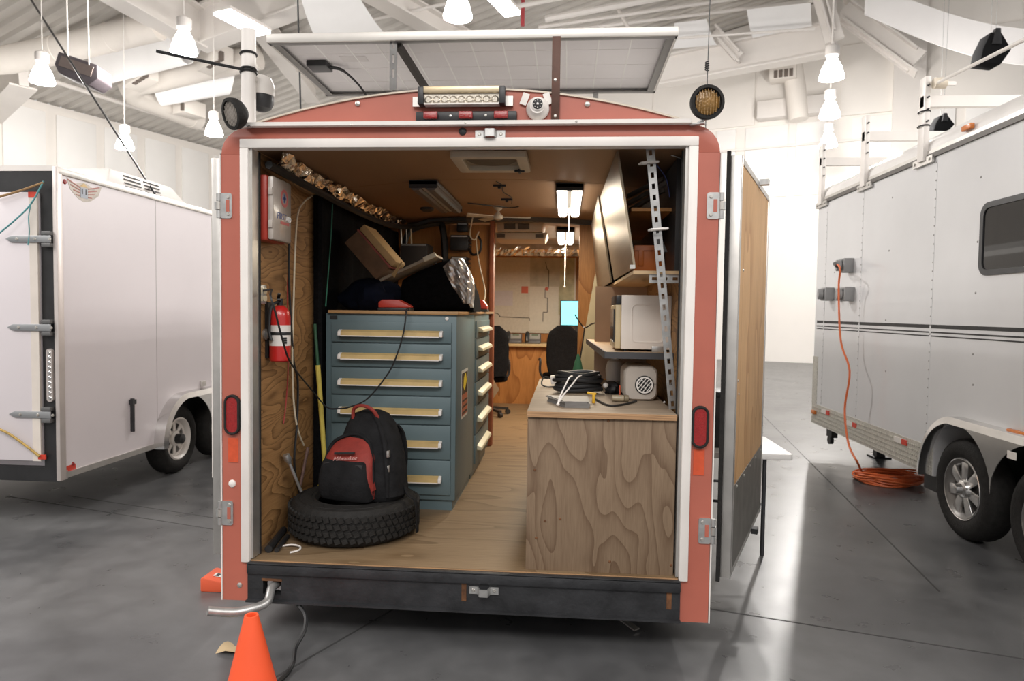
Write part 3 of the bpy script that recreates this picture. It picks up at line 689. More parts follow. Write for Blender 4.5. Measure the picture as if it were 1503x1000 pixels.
# ---- tyre and backpack
yf = at(520, 808, z=DK).y; TR = .372; yf -= .035; tc_ = V((at(521, 765, y=yf+TR).x, yf+TR, DK)); TH = .215
t = thing('spare_tyre', 'black spare tyre lying flat on the trailer floor under the backpack', 'tyre', tc_)
h = TH/2
prof = [(.205, .03), (.225, .008), (.28, .0), (.335, .012), (.359, .04), (.363, .07), (.363, TH-.07), (.359, TH-.04), (.335, TH-.012), (.28, TH), (.225, TH-.008), (.205, TH-.03), (.215, TH-.05), (.26, TH-.03), (.30, TH*.5), (.26, .03), (.215, .05)]
MB().lathe(prof, tc_, Z_, 64, closed=True).build('casing', m_rub, t)
mb = MB()
for rz_, sh in ((.052, 0), (.088, .5), (.127, 0), (.163, .5)):
    for k in range(58):
        a = 2*math.pi*(k+sh)/58; r_ = V((math.cos(a), math.sin(a), 0)); tn = V((-math.sin(a), math.cos(a), .35)).normalized()
        mb.obox(tc_+r_*.366+V((0,0,rz_)), r_, tn, tn.cross(r_), .007, .0145, .0135)
tag(mb.build('tread', m_rub, t, smooth=False), kind='stuff')
for r_ in (.245, .31): MB().tube([tc_+V((r_*math.cos(a*math.pi/20), r_*math.sin(a*math.pi/20), TH-.006)) for a in range(40)], .004, 6, True).build('sidewall_bead', m_rub, t)

m_bp = mat('backpack_grey', (.013, .013, .014), .85, 0, .3, 14, .35, 70, spec=.15); m_bpr = mat('backpack_red', (.24, .026, .018), .7, 0, .15, 20, .3, 80)
bp = thing('backpack', 'black and red work backpack slouched on top of the spare tyre', 'backpack', (at(535, 740, y=tc_.y).x+.035, tc_.y-.03, DK+TH), math.radians(-13)); bp.scale = (1.0, 1.0, .93)
rg = [sring(0, .02, .0, .36, .24), sring(.03, .02, .0, .41, .27), sring(.14, .015, .0, .405, .27), sring(.26, .005, .02, .375, .25), sring(.36, -.01, .045, .33, .22), sring(.44, -.02, .065, .275, .19), sring(.495, -.03, .08, .20, .14), sring(.515, -.03, .085, .10, .08)]
loft(MB(), rg).build('pack_body', m_bp, bp, world=False)
rg = [sring(.02, -.04, -.13, .29, .12), sring(.05, -.045, -.145, .31, .14), sring(.16, -.05, -.14, .31, .14), sring(.26, -.055, -.105, .29, .12), sring(.33, -.06, -.06, .24, .09), sring(.37, -.06, -.03, .16, .05)]
rp = loft(MB(), rg).build('front_pocket', m_bpr, bp, world=False)
rg = [sring(.015, -.050, -.155, .31, .10), sring(.05, -.052, -.172, .325, .11), sring(.15, -.058, -.170, .305, .11), sring(.225, -.065, -.148, .28, .10), sring(.245, -.065, -.135, .27, .08)]
loft(MB(), rg).build('pocket_flap', m_bp, bp, world=False)
P = [(-.215, -.10, .03), (-.215, -.125, .15), (-.20, -.115, .26), (-.165, -.085, .345), (-.06, -.055, .385), (.035, -.07, .345), (.08, -.11, .26), (.10, -.14, .15), (.10, -.15, .03)]
MB().tube(smoothpts(P), .011, 8).build('piping', m_bp, bp, world=False)
P = [(.17, -.10, .03), (.165, -.10, .18), (.13, -.06, .33), (.07, -.01, .44), (.0, .03, .505)]
MB().tube(smoothpts(P), [.016]*25, 8).build('side_piping', m_bp, bp, world=False)
MB().tube(smoothpts([(-.12, -.168, .285), (-.06, -.172, .292), (.0, -.16, .295)]), .008, 6).build('zip', m_plast, rp, world=False)
text('pack_logo', 'Milwaukee', mat('logo_pale', (.55, .30, .28), .6), rp, (-.05, -.178, .262), (1, .05, .12), (0, .35, 1), .034, .001, shear=.25, world=False)
P = [(-.11, .01, .46), (-.10, -.0, .53), (-.04, -.01, .555), (.02, 0, .53), (.05, .02, .47)]
MB().tube(smoothpts(P), .011, 8).build('carry_handle', m_bpr, bp, world=False)
for sx in (-.10, .12):
    P = [(sx*.7, .13, .42), (sx*.9, .17, .35), (sx, .18, .2), (sx, .14, .04)]
    rows = [[p+V((-.03, 0, 0)), p+V((.03, 0, 0))] for p in smoothpts(P)]
    MB().sheet(rows, .014).build('shoulder_strap', m_bp, bp, world=False)
P = [(.17, .05, .30), (.21, .02, .12), (.25, .0, .03), (.30, -.01, .0), (.318, -.02, -.09), (.318, -.02, -.19)]
MB().sheet([[p+V((-.0, -.014, 0)), p+V((.0, .014, 0))] for p in smoothpts(P)], .005).build('loose_strap', m_bp, bp, world=False)
for z_ in (.29, .2):
    MB().box(.165, .18, -.105, -.085, z_-.02, z_+.02).build('zip_pull', m_alu, bp, world=False, bevel=.003)
MB().prism([(.0, 0), (.045, .02), (.02, .13), (-.01, .10)], (.075, -.165, .06), X_, Z_, Y_*.03).build('red_gusset', m_bpr, bp, world=False)
for sx in (-.16, .04):
    MB().box(sx-.022, sx+.022, -.19, -.165, .20, .232).build('buckle', m_plast, bp, world=False, bevel=.004)

# ---- left wall gear
LX = -1.10
p = at(411, 490, x=-1.03); ez0, ez1 = at(411, 531, x=-1.03).z, at(411, 452, x=-1.03).z
ex = thing('fire_extinguisher', 'red fire extinguisher strapped to the plywood side wall', 'fire extinguisher', (-1.03, p.y, ez0))
c = V((-1.03, p.y, ez0)); hh = ez1-ez0
MB().lathe([(.045, 0), (.054, .008), (.055, .03), (.055, hh-.05), (.05, hh-.02), (.035, hh), (.018, hh+.012)], c, Z_, 28).build('cylinder', mat('extinguisher_red', (.50, .02, .018), .3, 0, .06, coat=.4), ex)
lb = MB().lathe([(.0555, hh*.30), (.0555, hh*.68)], c, Z_, 28, closed=False).build('label_wrap', mat('label_paper', (.72, .68, .64), .5), ex)
for k, (z_, w_) in enumerate(((.36, .04), (.44, .05), (.40, .06))):
    MB().bar(c+V((.035, -.0465, hh*z_)), c+V((.050, -.030, hh*z_)), .004, .010).build('label_print', m_black, lb)
MB().lathe([(.0575, hh*.50), (.0585, hh*.51), (.0585, hh*.545), (.0575, hh*.555)], c, Z_, 28).build('strap', m_black, ex)
MB().cyl(c+V((0,0,hh+.005)), c+V((0,0,hh+.05)), .016).build('valve', m_black, ex)
MB().bar(c+V((-.01,0,hh+.05)), c+V((.02,-.055,hh+.075)), .016, .007).bar(c+V((0,0,hh+.035)), c+V((.02,-.06,hh+.045)), .016, .007).build('lever', m_black, ex)
MB().tube(smoothpts([c+V((0,-.01,hh+.035)), c+V((-.03,-.045,hh+.0)), c+V((-.035,-.06,hh-.12)), c+V((-.02,-.062,hh*.4))]), .009, 8).build('hose', m_black, ex)
MB().box(-1.10, -1.085, p.y-.03, p.y+.03, ez0+.02, ez1+.03).build('wall_bracket', m_black, ex)

ya, yb = .11, .345; za, zb_ = at(389, 353, y=ya).z, at(389, 256, y=ya).z
fa = thing('first_aid_kit', 'first aid kit with red back and clear lid hung on the side wall', 'first aid kit', (-1.09, (ya+yb)/2, za))
MB().box(-1.10, -1.032, ya-.004, yb, za, zb_).build('case_back', mat('kit_red', (.38, .04, .025), .4), fa, bevel=.012)
lid = MB().box(-1.032, -1.0, ya, yb, za+.005, zb_-.005).build('case_lid', mat('kit_clear', (.44, .39, .35), .25, 0, .12, 12, coat=.3), fa, bevel=.012)
cy_ = (ya+yb)/2+.02; cz_ = za+(zb_-za)*.70
MB().lathe([(.032, 0), (.047, 0), (.047, .0015), (.032, .0015)], (-1.0, cy_, cz_), X_, 24, closed=True).build('emblem_ring', mat('kit_emblem_red', (.5, .10, .10), .5), lid)
MB().box(-1.0, -.9985, cy_-.022, cy_+.022, cz_-.007, cz_+.007).box(-1.0, -.9985, cy_-.007, cy_+.007, cz_-.022, cz_+.022).build('emblem_cross', mat('kit_blue', (.06, .09, .26), .5), lid)
text('kit_print', 'FIRST', mat('kit_blue', (0,0,0)), lid, (-.9995, cy_-.035, za+(zb_-za)*.40), Y_, Z_, .048, shear=.15)
text('kit_print', 'AID', mat('kit_white', (.85, .85, .85), .5), lid, (-.9995, cy_+.052, za+(zb_-za)*.385), Y_, Z_, .042, shear=.15)
MB().box(-1.0, -.999, cy_-.05, cy_+.06, za+(zb_-za)*.285, za+(zb_-za)*.33).build('red_band', mat('kit_emblem_red', (0,0,0)), lid)
for s in (.25, .75): MB().box(-1.026, -1.004, ya-.008, ya+.004, za+(zb_-za)*s-.02, za+(zb_-za)*s+.02).build('latch', mat('kit_clear', (0,0,0)), fa, bevel=.003)

p = at(376, 432, x=-1.09); p.y = max(p.y, .136); OUT = p.copy(); ob = thing('outlet_box', 'metal double outlet box on the side wall beside the extinguisher', 'outlet', (-1.10, p.y, p.z))
MB().box(-1.10, -1.07, p.y-.05, p.y+.05, p.z-.05, p.z+.05).build('box', m_galv, ob, bevel=.004)
for a in (-.026, .026):
    for b in (-.02, .02): MB().prism(rrect(.038, .03, .01), (-1.07, p.y+a, p.z+b), Y_, Z_, X_*.004).build('socket', mat('outlet_cream', (.68, .60, .42), .5), ob)
p = at(391, 491, x=-1.09); one(MB().lathe([(.03, 0), (.03, .012), (.016, .02), (.016, .05), (.02, .055)], (-1.10, p.y, p.z), X_, 16), 'wall_knob', m_galv, 'round metal wall fitting beside the extinguisher cylinder', 'fitting')

def L(px, py, x=-1.075): return at(px, py, x=x)
pipe('hanging_cable', [L(458, 288), L(447, 296), L(437, 315), L(433, 372), L(431, 440), L(429, 522), L(431, 590), L(437, 630), L(446, 654)], .0055, m_wcable, 'cream cord hanging down the plywood side wall', 'cord')
pipe('black_wall_cord', [L(425, 345), L(424, 400), L(427, 470), L(431, 530), L(437, 560), L(436, 620), L(432, 680), L(440, 725), L(446, 745)], .007, m_cable, 'black cord hanging beside the cream cord', 'cord')
pipe('red_wire', [L(425, 350, -1.085), L(422, 430, -1.085), L(423, 530, -1.085), L(420, 590, -1.085), L(416, 622, -1.085)], .004, mat('red_wire', (.32, .04, .03), .5), 'thin red wire hanging on the side wall under the first aid kit', 'wire')
pipe('black_power_cord', [V((-1.067, OUT.y, OUT.z+.02)), V((-1.03, OUT.y+.02, OUT.z+.025)), L(397, 434, -.965), L(404, 458, -.945), L(415, 500, -.945), L(428, 535, -.965), at(462, 578, y=.74), at(480, 598, y=.77), at(497, 600, y=.78), at(515, 597, y=.80), at(540, 585, y=.84), at(570, 548, y=.86), at(583, 520, y=.865), at(592, 490, y=.875), at(596, 462, y=.885), V((at(596, 456, y=.92).x, .93, TZ+.008)), V((at(596, 456, y=.92).x, 1.02, TZ+.02))], .005, m_cable, 'black power cord from the wall outlet across the backpack to the red charger', 'cord', n=6)
# yellow handled tool
a = at(457, 536, y=.865); b = at(468, 716, y=.86); a.x = max(a.x, -1.045); b.x = max(b.x, -.985); d = (b-a).normalized(); foot = a+d*((DK+.006-a.z)/d.z)
t = thing('yellow_tool', 'yellow handled floor tool standing between the side wall and cabinet', 'tool', foot)
MB().tube([a, a*.5+foot*.5, foot], .015, 10).build('handle', mat('tool_yellow', (.62, .50, .10), .5, 0, .12, 20), t)
MB().cyl(a-d*.26, a, .010, n=8).build('green_shaft', mat('tool_green', (.03, .10, .05), .5), t)
MB().prism([(-.02, .12), (.03, .12), (.0, .07), (-.075, .0), (-.088, .012), (-.04, .075)], b+V((0, -.015, -.04)), X_, Z_, Y_*.02).build('step_plate', mat('tool_yellow2', (.66, .50, .04), .5), t)
# lug wrench and bar
def W(px, py, y): return at(px, py, y=y)
p0, p1 = W(415, 672, .42), W(452, 745, .50); p0.x = max(p0.x, -1.058); p1 = p0+(p1-p0)*((DK+.22-p0.z)/(p1.z-p0.z)); dd = (p1-p0).normalized()
p2 = p0+dd*((DK+TH+.012-p0.z)/dd.z)
t = thing('lug_wrench', 'steel lug wrench with socket end leaning behind the tyre', 'wrench', p2)
MB().tube([p0, p2], .009, 10).build('shaft', m_galv, t); MB().lathe([(.02, 0), (.022, .03), (.014, .045), (.010, .06)], p0-dd*.02, dd, 14).build('socket', m_galv, t)
p0, p1 = W(452, 657, .62), W(438, 728, .60); dd = (p1-p0).normalized(); p2 = p0+dd*((DK+TH+.012-p0.z)/dd.z)
one(MB().cyl(p0, p2, .0095, n=10), 'steel_bar', mat('rusty_steel', (.22, .14, .12), .5, .5, .3, 30), 'slim rusty steel bar leaning against the side wall', 'bar')
for k, (a, b) in enumerate(((at(374, 806, z=DK+.02), at(425, 768, z=DK+.02)), (at(384, 810, z=DK+.015), at(428, 778, z=DK+.015)))):
    a, b = (V((-1.025, .10, 0)), V((-1.074, .41, 0))) if k == 0 else (V((-.985, .11, 0)), V((-1.018, .33, 0))); r_ = .02 if k == 0 else .013; a.z = b.z = DK+r_
    one(MB().tube([a, (a+b)/2, b], r_, 10), 'black_tube', m_cable, 'thick black tube lying along the foot of the side wall' if k == 0 else 'thinner black tube beside the thick floor tube', 'tube')
q = at(405, 806, z=DK+.004)+V((.085, -.01, 0))
one(MB().tube(smoothpts([q+V((-.08, .05, 0)), q+V((-.02, .06, .008)), q+V((.03, .05, .004)), q+V((.045, .0, .003)), q+V((.01, -.035, 0))]), .005, 6), 'string_scrap', m_white, 'frayed white string scrap on the trailer floor by the tyre', 'string')
# black drape along the wall
rows = []
for k in range(31):
    z_ = DK+.02+(2.375-DK)*k/30
    row = [V((-1.085, .905, z_)), V((-1.05, .89, z_)), V((-1.035, .90, z_))]
    for j in range(26):
        y_ = .925+j*.083; row.append(V((-1.068+.012*math.sin(j*1.9+.3*math.sin(k*.4)), y_, z_)))
    rows.append(row)
one(MB().sheet(rows, .004), 'black_drape', m_fab, 'black cloth drape hanging along the side wall above the cabinets', 'drape')
# foil insulation along the top corner
rnd = random.Random(3); rows = []
for k in range(60):
    y_ = .2+2.8*k/59; rows.append([V((-1.09+.11*j/5+rnd.uniform(-.012, .012), y_+rnd.uniform(-.016, .016), 2.485-.045*math.sin(math.pi*j/5)+rnd.uniform(-.018, .018)-.03*(5-j)/5)) for j in range(6)])
one(MB().sheet(rows, .002), 'foil_insulation', m_foil, 'crumpled silver foil insulation along the ceiling corner', 'insulation', smooth=False)
pipe('black_loom', [V((-1.02, .10, 2.41)), V((-1.0, .4, 2.392)), V((-.99, 1.3, 2.372)), V((-.97, 2.2, 2.378)), V((-.92, 2.80, 2.43)), V((-.75, 2.89, 2.495)), V((-.55, 2.92, 2.512)), V((-.42, 2.93, 2.52))], .022, m_cable, 'thick black cable loom running along the ceiling corner', 'cable')
pipe('green_bungee', [at(488, 300, x=-1.0), at(486, 345, x=-1.0), at(482, 400, x=-1.0), at(478, 450, x=-1.0)], .004, mat('green_cord', (.02, .14, .09), .5), 'thin green cord hanging before the black drape', 'cord')

# ---- heap on the cabinets
def S(px, py, y): return at(px, py, y=y)
q = S(548, 452, 1.30); one(blob((q.x-.01, 1.30, TZ), .20, .16, .222, 5, .10), 'navy_jacket', mat('navy_cloth', (.006, .008, .017), .95, 0, .25, 18, .5, 40, spec=.08), 'rumpled navy jacket heaped behind the red charger', 'jacket')
# big black bag: tapered wedge loft
mb = MB(); rings = []
for px, py in ((587, 424), (590, 409), (600, 402.5), (620, 393), (640, 384), (656, 379), (672, 384), (684, 404), (692, 428), (695, 448)):
    q = S(px, py, 1.42); hz_ = max(q.z-TZ, .02)
    rings.append([V((q.x, p.x, p.y)) for p in sring(0, 1.63, TZ+hz_/2, .44, hz_, 5., 32)])
loft(mb, rings)
one(mb, 'black_bag', m_fab, 'large black cloth bag tapering upward beside the foil sack', 'bag')
# foil sack
rnd = random.Random(11); rows = []
pts = [[(650, 392), (664, 379), (680, 380), (690, 398)], [(655, 404), (670, 396), (686, 400), (696, 412)], [(664, 420), (676, 414), (690, 414), (697, 424)], [(672, 432), (682, 430), (692, 430), (696, 440)], [(680, 446), (686, 446), (692, 446), (695, 452)]]
for i in range(len(pts)*3-2):
    u = i/3; i0 = min(int(u), len(pts)-2); fu = u-i0; row = []
    for j in range(13):
        v = j/4; j0 = min(int(v), 2); fv = v-j0
        a = V(pts[i0][j0]).lerp(V(pts[i0][j0+1]), fv); b = V(pts[i0+1][j0]).lerp(V(pts[i0+1][j0+1]), fv); c_ = a.lerp(b, fu)
        row.append(S(c_.x+rnd.uniform(-.4, .4), c_.y+rnd.uniform(-.4, .4), 1.40-.06*math.sin(math.pi*j/12)+.012*math.sin(j*1.7+i*.9)+rnd.uniform(-.004, .004)))
    rows.append(row)
one(MB().sheet(rows, .02), 'foil_sack', mat('sack_foil', (.80, .79, .78), .3, .75, .1, 6, .25, 14), 'crumpled bright silver foil sack hanging over the black bag', 'sack', smooth=False)
# board with cream end
a, b = S(566, 413, 1.38), S(644, 377, 1.38); t = thing('wooden_board', 'thin grey wooden board with broken cream end jutting from the heap', 'board', a)
MB().bar(a, b, .30, .018, up=(0,0,1)).build('board', mat('grey_board', (.34, .29, .22), .7, 0, .15, 12), t)
MB().obox(b+(a-b).normalized()*.035+V((0,-.152,0)), (b-a), Y_, (b-a).cross(Y_), .045, .012, .016).build('cream_end', mat('cream_board', (.66, .60, .46), .6), t, bevel=.004)
# tilted worn carton with paper packet
d1 = (S(583, 395, 1.35)-S(534, 338, 1.35)).normalized(); d2 = d1.cross(Y_).normalized()
if d2.x > 0: d2 = -d2
c = S(547, 377, 1.35); t = thing('worn_carton', 'worn brown carton tilted on its edge above the navy jacket', 'carton', c)
MB().obox(c, d1, Y_, d2, .165, .14, .062).build('carton_body', mat('old_cardboard', (.17, .095, .05), .8, 0, .25, 10), t, bevel=.004)
MB().obox(c-d2*.066, d1, Y_, d2, .17, .142, .006).build('red_edge', mat('carton_red', (.30, .07, .05), .6, 0, .3, 20), t)
MB().obox(c-d2*.098, d1, Y_, d2, .17, .135, .026).build('paper_packet', mat('manila_paper', (.50, .33, .15), .7, 0, .12, 9), t, bevel=.012)
a = S(600, 380, 1.38); b = S(583, 405, 1.38)
one(MB().prism([(0, 0), (.07, .09), (.075, .085), (.02, -.02)], b-Y_*.16, X_, Z_, Y_*.01), 'manila_flap', mat('manila_paper2', (.42, .28, .12), .7), 'brown paper flap standing next to the tilted carton', 'paper')
def charger(px0, px1, y_, label, hz_):
    a, b = S(px0, 455, y_), S(px1, 455, y_); w_ = b.x-a.x
    t = thing('red_charger', label, 'charger', ((a.x+b.x)/2, y_, TZ))
    MB().prism([(0, .02), (0, hz_*.75), (w_*.12, hz_), (w_*.62, hz_), (w_, hz_*.45), (w_, .02)], (a.x, y_, TZ), X_, Z_, Y_*.11).build('shell', mat('tool_red', (.42, .035, .02), .4), t, bevel=.006)
    MB().box(a.x-.003, b.x+.003, y_-.004, y_+.114, TZ, TZ+.02).build('base', m_plast, t, bevel=.004)
charger(555, 601, 1.0, 'flat red battery charger at the front edge of the worktop', .072)
charger(697, 715, 2.3, 'small red battery box at the aisle end of the worktop', .10)
pipe('cream_light_cord', [S(694, 318, 2.95), S(690, 345, 2.95), S(697, 352, 2.95), S(703, 340, 2.95), S(699, 352, 2.95), S(703, 385, 2.8), S(712, 427, 2.5), S(709, 446, 2.36)], .006, m_wcable, 'looped cream cord dropping to the small red battery box', 'cord')
# radios on the partition
def pbox(nm, x0, x1, y0, y1, depth, m, label, cat, bars=0):
    a, b = S(x0, y1, pd), S(x1, y0, pd); t = thing(nm, label, cat, ((a.x+b.x)/2, pd, a.z))
    MB().box(a.x, b.x, pd-depth, pd-.001, a.z, b.z).build('housing', m, t, bevel=.006)
    for k in range(bars):
        z_ = a.z+(b.z-a.z)*(k+.5)/bars; MB().box(b.x-.01, b.x+.02, pd-depth*.9, pd-.01, z_-.006, z_+.006).build('fin', m, t)
    MB().box(a.x+.01, b.x-.01, pd-depth-.004, pd-depth, b.z-.02, b.z-.008).build('trim_bar', m_alu, t)
pbox('radio_unit', 664, 690, 347, 369, .12, m_plast, 'black finned radio unit fixed high on the wooden partition', 'radio', 5)
pbox('radio_unit', 672, 688, 328, 341, .06, m_plast, 'small black radio handset mount above the finned radio', 'radio')
pbox('radio_unit', 664, 688, 378, 402, .10, m_plast, 'black amplifier unit below the finned radio', 'radio', 4)
pbox('rack_shelf', 598, 636, 362, 400, .28, mat('dark_rack', (.05, .045, .045), .6), 'dark equipment rack behind the wooden board', 'rack')
for k in range(4):
    q = S(636, 374+k*4, pd-.29); MB().box(q.x-.03, q.x+.03, pd-.294, pd-.282, q.z-.005, q.z+.005).build('vent_bar', m_alu, bpy.data.objects['rack_shelf'])
pipe('thick_black_hose', [V((-1.0, 2.95, 2.28)), V((-.94, 2.98, 2.42)), V((-.70, 3.03, 2.49)), S(650, 337, 3.02), S(653, 370, 3.02), S(653, 398, 3.02)], .03, m_cable, 'thick black hose bending down the partition corner', 'hose')
pipe('coiled_cable', [S(688, 365, 3.0), S(694, 374, 2.95), S(704, 370, 2.95), S(706, 355, 2.95), S(700, 345, 3.0)], .012, m_cable, 'curled black cord hanging below the finned radio', 'cord')
for k, (x_, t_) in enumerate(((588, 'first'), (596, 'second'), (603, 'third'))):
    pipe('hanging_wire', [S(x_, 333, 2.85), S(x_+1, 360, 2.85), S(x_-1+k, 398-8*k, 2.85)], .008 if k != 1 else .004, m_galv if k != 2 else m_wcable, ['grey conduit hanging beside the worn carton', 'thin grey wire hanging next to the grey conduit', 'pale wire hanging nearest the equipment rack'][k], 'wire')
# blue tarp corner and bottle trifles at the worktop end
q = S(689, 449, 1.9); one(MB().lathe([(.016, 0), (.018, .04), (.012, .055), (.008, .07)], (q.x, 1.95, TZ), Z_, 12), 'small_bottle', mat('teal_plastic', (.10, .32, .36), .4), 'small teal bottle between the foil sack and battery box', 'bottle')
# ---- plywood counter on the right
CZ = 1.19
ct = thing('plywood_counter', 'weathered plywood counter box standing at the rear opening', 'counter', (.70, .8, DK))
x0 = at(773, 720, y=.02).x; x1 = 1.052
MB().box(x0, x1, .025, .043, DK, CZ-.03).build('rear_panel', m_ply, ct, bevel=.001)
MB().box(x0, x0+.018, .044, 1.64, DK, CZ-.03).build('side_panel', m_ply, ct); MB().box(x1-.018, x1, .044, 1.64, DK, CZ-.03).build('side_panel', m_ply, ct)
MB().box(x0, x1, 1.62, 1.64, DK, CZ-.03).build('end_panel', m_ply, ct)
m_cttop = mat('counter_top_ply', (.30, .235, .17), .6, 0, .14, 5, stretch=(1, 3, 1))
MB().box(x0-.004, x1, .012, 1.65, CZ-.03, CZ).build('top_board', m_cttop, ct, bevel=.002)
MB().box(x0-.004, x1, .009, .012, CZ-.029, CZ-.001).build('board_edge', m_edge, ct)
for px, py in ((800, 765), (822, 762), (785, 690), (787, 790), (895, 825), (985, 830), (893, 618)): MB().lathe([(.007, 0), (.004, .003)], at(px, py, y=.024), (0,-1,0), 8).build('screw', m_rust, ct)
C = lambda px, py, y: at(px, py, y=y)
def onC(px, py): return at(px, py, z=CZ)
# ---- microwave shelf
sf = .45; sx0 = C(889, 520, sf).x; sz = C(889, 517, sf).z
sh = thing('microwave_shelf', 'thin wooden shelf with dark edge carrying the microwave', 'shelf', (.95, 1.2, sz-.03))
MB().add([(sx0, sf, sz-.03), (1.095, sf, sz-.03), (1.095, 2.2, sz-.03), (sx0-.05, 2.2, sz-.03), (sx0, sf, sz), (1.095, sf, sz), (1.095, 2.2, sz), (sx0-.05, 2.2, sz)], [(3,2,1,0),(4,5,6,7),(0,1,5,4),(1,2,6,5),(2,3,7,6),(3,0,4,7)]).build('board', mat('shelf_ply', (.44, .31, .19), .55, 0, .1, 5), sh)
MB().box(sx0-.004, 1.095, sf-.006, sf, sz-.034, sz+.002).build('edge_band', mat('dark_band', (.06, .06, .065), .5), sh)
MB().bar((sx0-.003, sf, sz-.016), (sx0-.053, 2.2, sz-.016), .008, .038).build('edge_band', mat('dark_band', (0,0,0)), sh)
bx = MB().box(C(874, 430, 1.75).x, 1.098, 1.74, 1.76, CZ, 1.87).build('end_board', mat('end_board_ply', (.33, .22, .15), .6, 0, .1, 5), sh)
# microwave
mf = .56; a, b = C(911, 513, mf), C(990, 434, mf); b.x = min(b.x, 1.097)
mw = thing('microwave', 'off-white microwave oven on the wooden shelf, its side panel turned outward', 'microwave', ((a.x+b.x)/2, mf+.2, sz))
m_mw = mat('microwave_white', (.82, .75, .68), .4, 0, .04, 4)
MB().box(a.x, b.x, mf, mf+.42, sz+.012, b.z).build('case', m_mw, mw, bevel=.005)
mx_, mz_ = (a.x+b.x)/2+.01, (sz+b.z)/2
MB().ring(rrect(.185, .215, .03, cx=mx_, cy=mz_), rrect(.177, .207, .027, cx=mx_, cy=mz_), (0, mf-.0, 0), X_, Z_, -Y_*.0035).build('embossed_rib', m_mw, mw)
dr = MB().box(a.x-.032, a.x-.001, mf+.004, mf+.416, sz+.014, b.z-.055).build('door', mat('microwave_cream', (.62, .50, .30), .4), mw, bevel=.006)
MB().box(a.x-.040, a.x-.032, mf+.05, mf+.33, sz+.05, b.z-.08).build('door_glass', mat('dark_glass', (.03, .03, .03), .08, 0, .1), dr)
MB().box(a.x-.030, a.x-.001, mf+.006, mf+.416, b.z-.054, b.z-.002).build('control_strip', m_plast, mw, bevel=.004)
for s in (.03, .24): MB().cyl((a.x+s, mf+.04, sz), (a.x+s, mf+.04, sz+.013), .012, n=10).cyl((a.x+s, mf+.38, sz), (a.x+s, mf+.38, sz+.013), .012, n=10).build('foot', m_plast, mw)
q = C(965, 511, mf-.02); one(MB().box(q.x-.032, q.x+.032, mf-.03, mf-.018, sz, sz+.032), 'steel_clip', m_galv, 'small steel angle clip on the shelf before the microwave', 'bracket', bevel=.002)
# ---- overhead cabinet
oz = C(930, 398, .28).z
m_bronze = mat('brushed_bronze_steel', (.34, .28, .20), .4, .8, .08, 5, stretch=(6, .4, 6))
oc = thing('overhead_cabinet', 'overhead cabinet with two bronze steel doors along the right wall', 'cabinet', (1.0, 1.4, oz))
MB().box(.85, 1.098, .24, 2.95, oz-.018, oz).build('bottom_shelf', mat('shelf_pine', (.52, .36, .20), .6, 0, .1, 8), oc)
mz = C(940, 305, .4).z; MB().box(C(927, 305, .4).x, 1.098, .4, 1.9, mz-.018, mz).build('middle_shelf', mat('shelf_oak', (.48, .21, .05), .5, 0, .1, 8), oc)
MB().box(1.06, 1.098, .26, 2.95, oz, 2.47).build('back_panel', m_black, oc); MB().box(.84, 1.06, 2.92, 2.95, oz, 2.46).build('far_side', m_black, oc)
def steel(c4, nm='steel_door'):
    A, B, C_, D_ = [V(p) for p in c4]; rows = []
    for p_ in (C_, D_): p_.z = min(p_.z, cz(p_.x)-.03)
    for i in range(9):
        u = i/8; rows.append([(A.lerp(D_, u)).lerp(B.lerp(C_, u), v/8) for v in range(9)])
    return MB().sheet(rows, .012).build(nm, m_bronze, oc)
steel([C(930, 394, .28), C(901, 411, 1.6), C(881, 290, 1.6), C(905, 214, .28)])
steel([C(896, 414, 1.66), C(877, 427, 2.85), C(868, 330, 2.85), C(878, 268, 1.66)])
q = C(930, 394, .28); MB().box(q.x-.02, q.x+.006, .27, .30, q.z-.002, q.z+.018).build('corner_clip', m_alu, oc)
# things in the cabinet
a, b = C(930, 396, .62), C(989, 360, .62)
oc2 = thing('orange_case', 'orange plastic case inside the overhead cabinet', 'case', ((a.x+b.x)/2, .7, oz)); m_or = mat('case_orange', (.50, .13, .02), .45, 0, .06)
MB().box(a.x, min(b.x, 1.055), .62, .85, oz, b.z).build('shell', m_or, oc2, bevel=.008); MB().box(a.x+.025, a.x+.055, .612, .622, oz+.05, b.z-.03).build('latch', m_or, oc2, bevel=.003)
MB().box(a.x-.003, min(b.x, 1.055)+.002, .617, .853, b.z-.035, b.z-.03).build('lid_seam', mat('case_orange_dark', (.30, .07, .01), .5), oc2)
for k, (p, q) in enumerate((((985, 268), (922, 298)), ((988, 278), (924, 308)), ((978, 262), (920, 288)))):
    A, B = C(*p, .50+.06*k), C(*q, .70+.06*k); A.x = min(A.x, 1.04)
    one(MB().bar(A, B, .004, .022).bar(A+V((0,.012,-.011)), B+V((0,.012,-.011)), .024, .003), 'aluminium_rail', m_alu, ['middle aluminium angle rail leaning in the overhead cabinet', 'lowest aluminium angle rail leaning in the overhead cabinet', 'uppermost aluminium angle rail leaning in the overhead cabinet'][k], 'rail')
A, B = C(978, 342, .5), C(1004, 372, .45); B.x = min(B.x, 1.034); A.x = min(A.x, .99)
one(MB().bar(A, B, .02, .03), 'grey_bracket', mat('bracket_grey', (.20, .20, .20), .5, .4), 'short grey bracket standing behind the slotted steel angle', 'bracket')
pipe('blue_wire', [C(958, 236, .4), C(970, 250, .4), C(979, 266, .4), C(983, 290, .4)], .003, mat('blue_wire', (.04, .06, .25), .5), 'thin blue wire in the overhead cabinet top', 'wire')
pipe('grey_wire', [C(985, 228, .3), C(1002, 236, .3), C(1004, 262, .3)], .003, m_alu, 'thin grey wire curling beside the blue wire', 'wire')
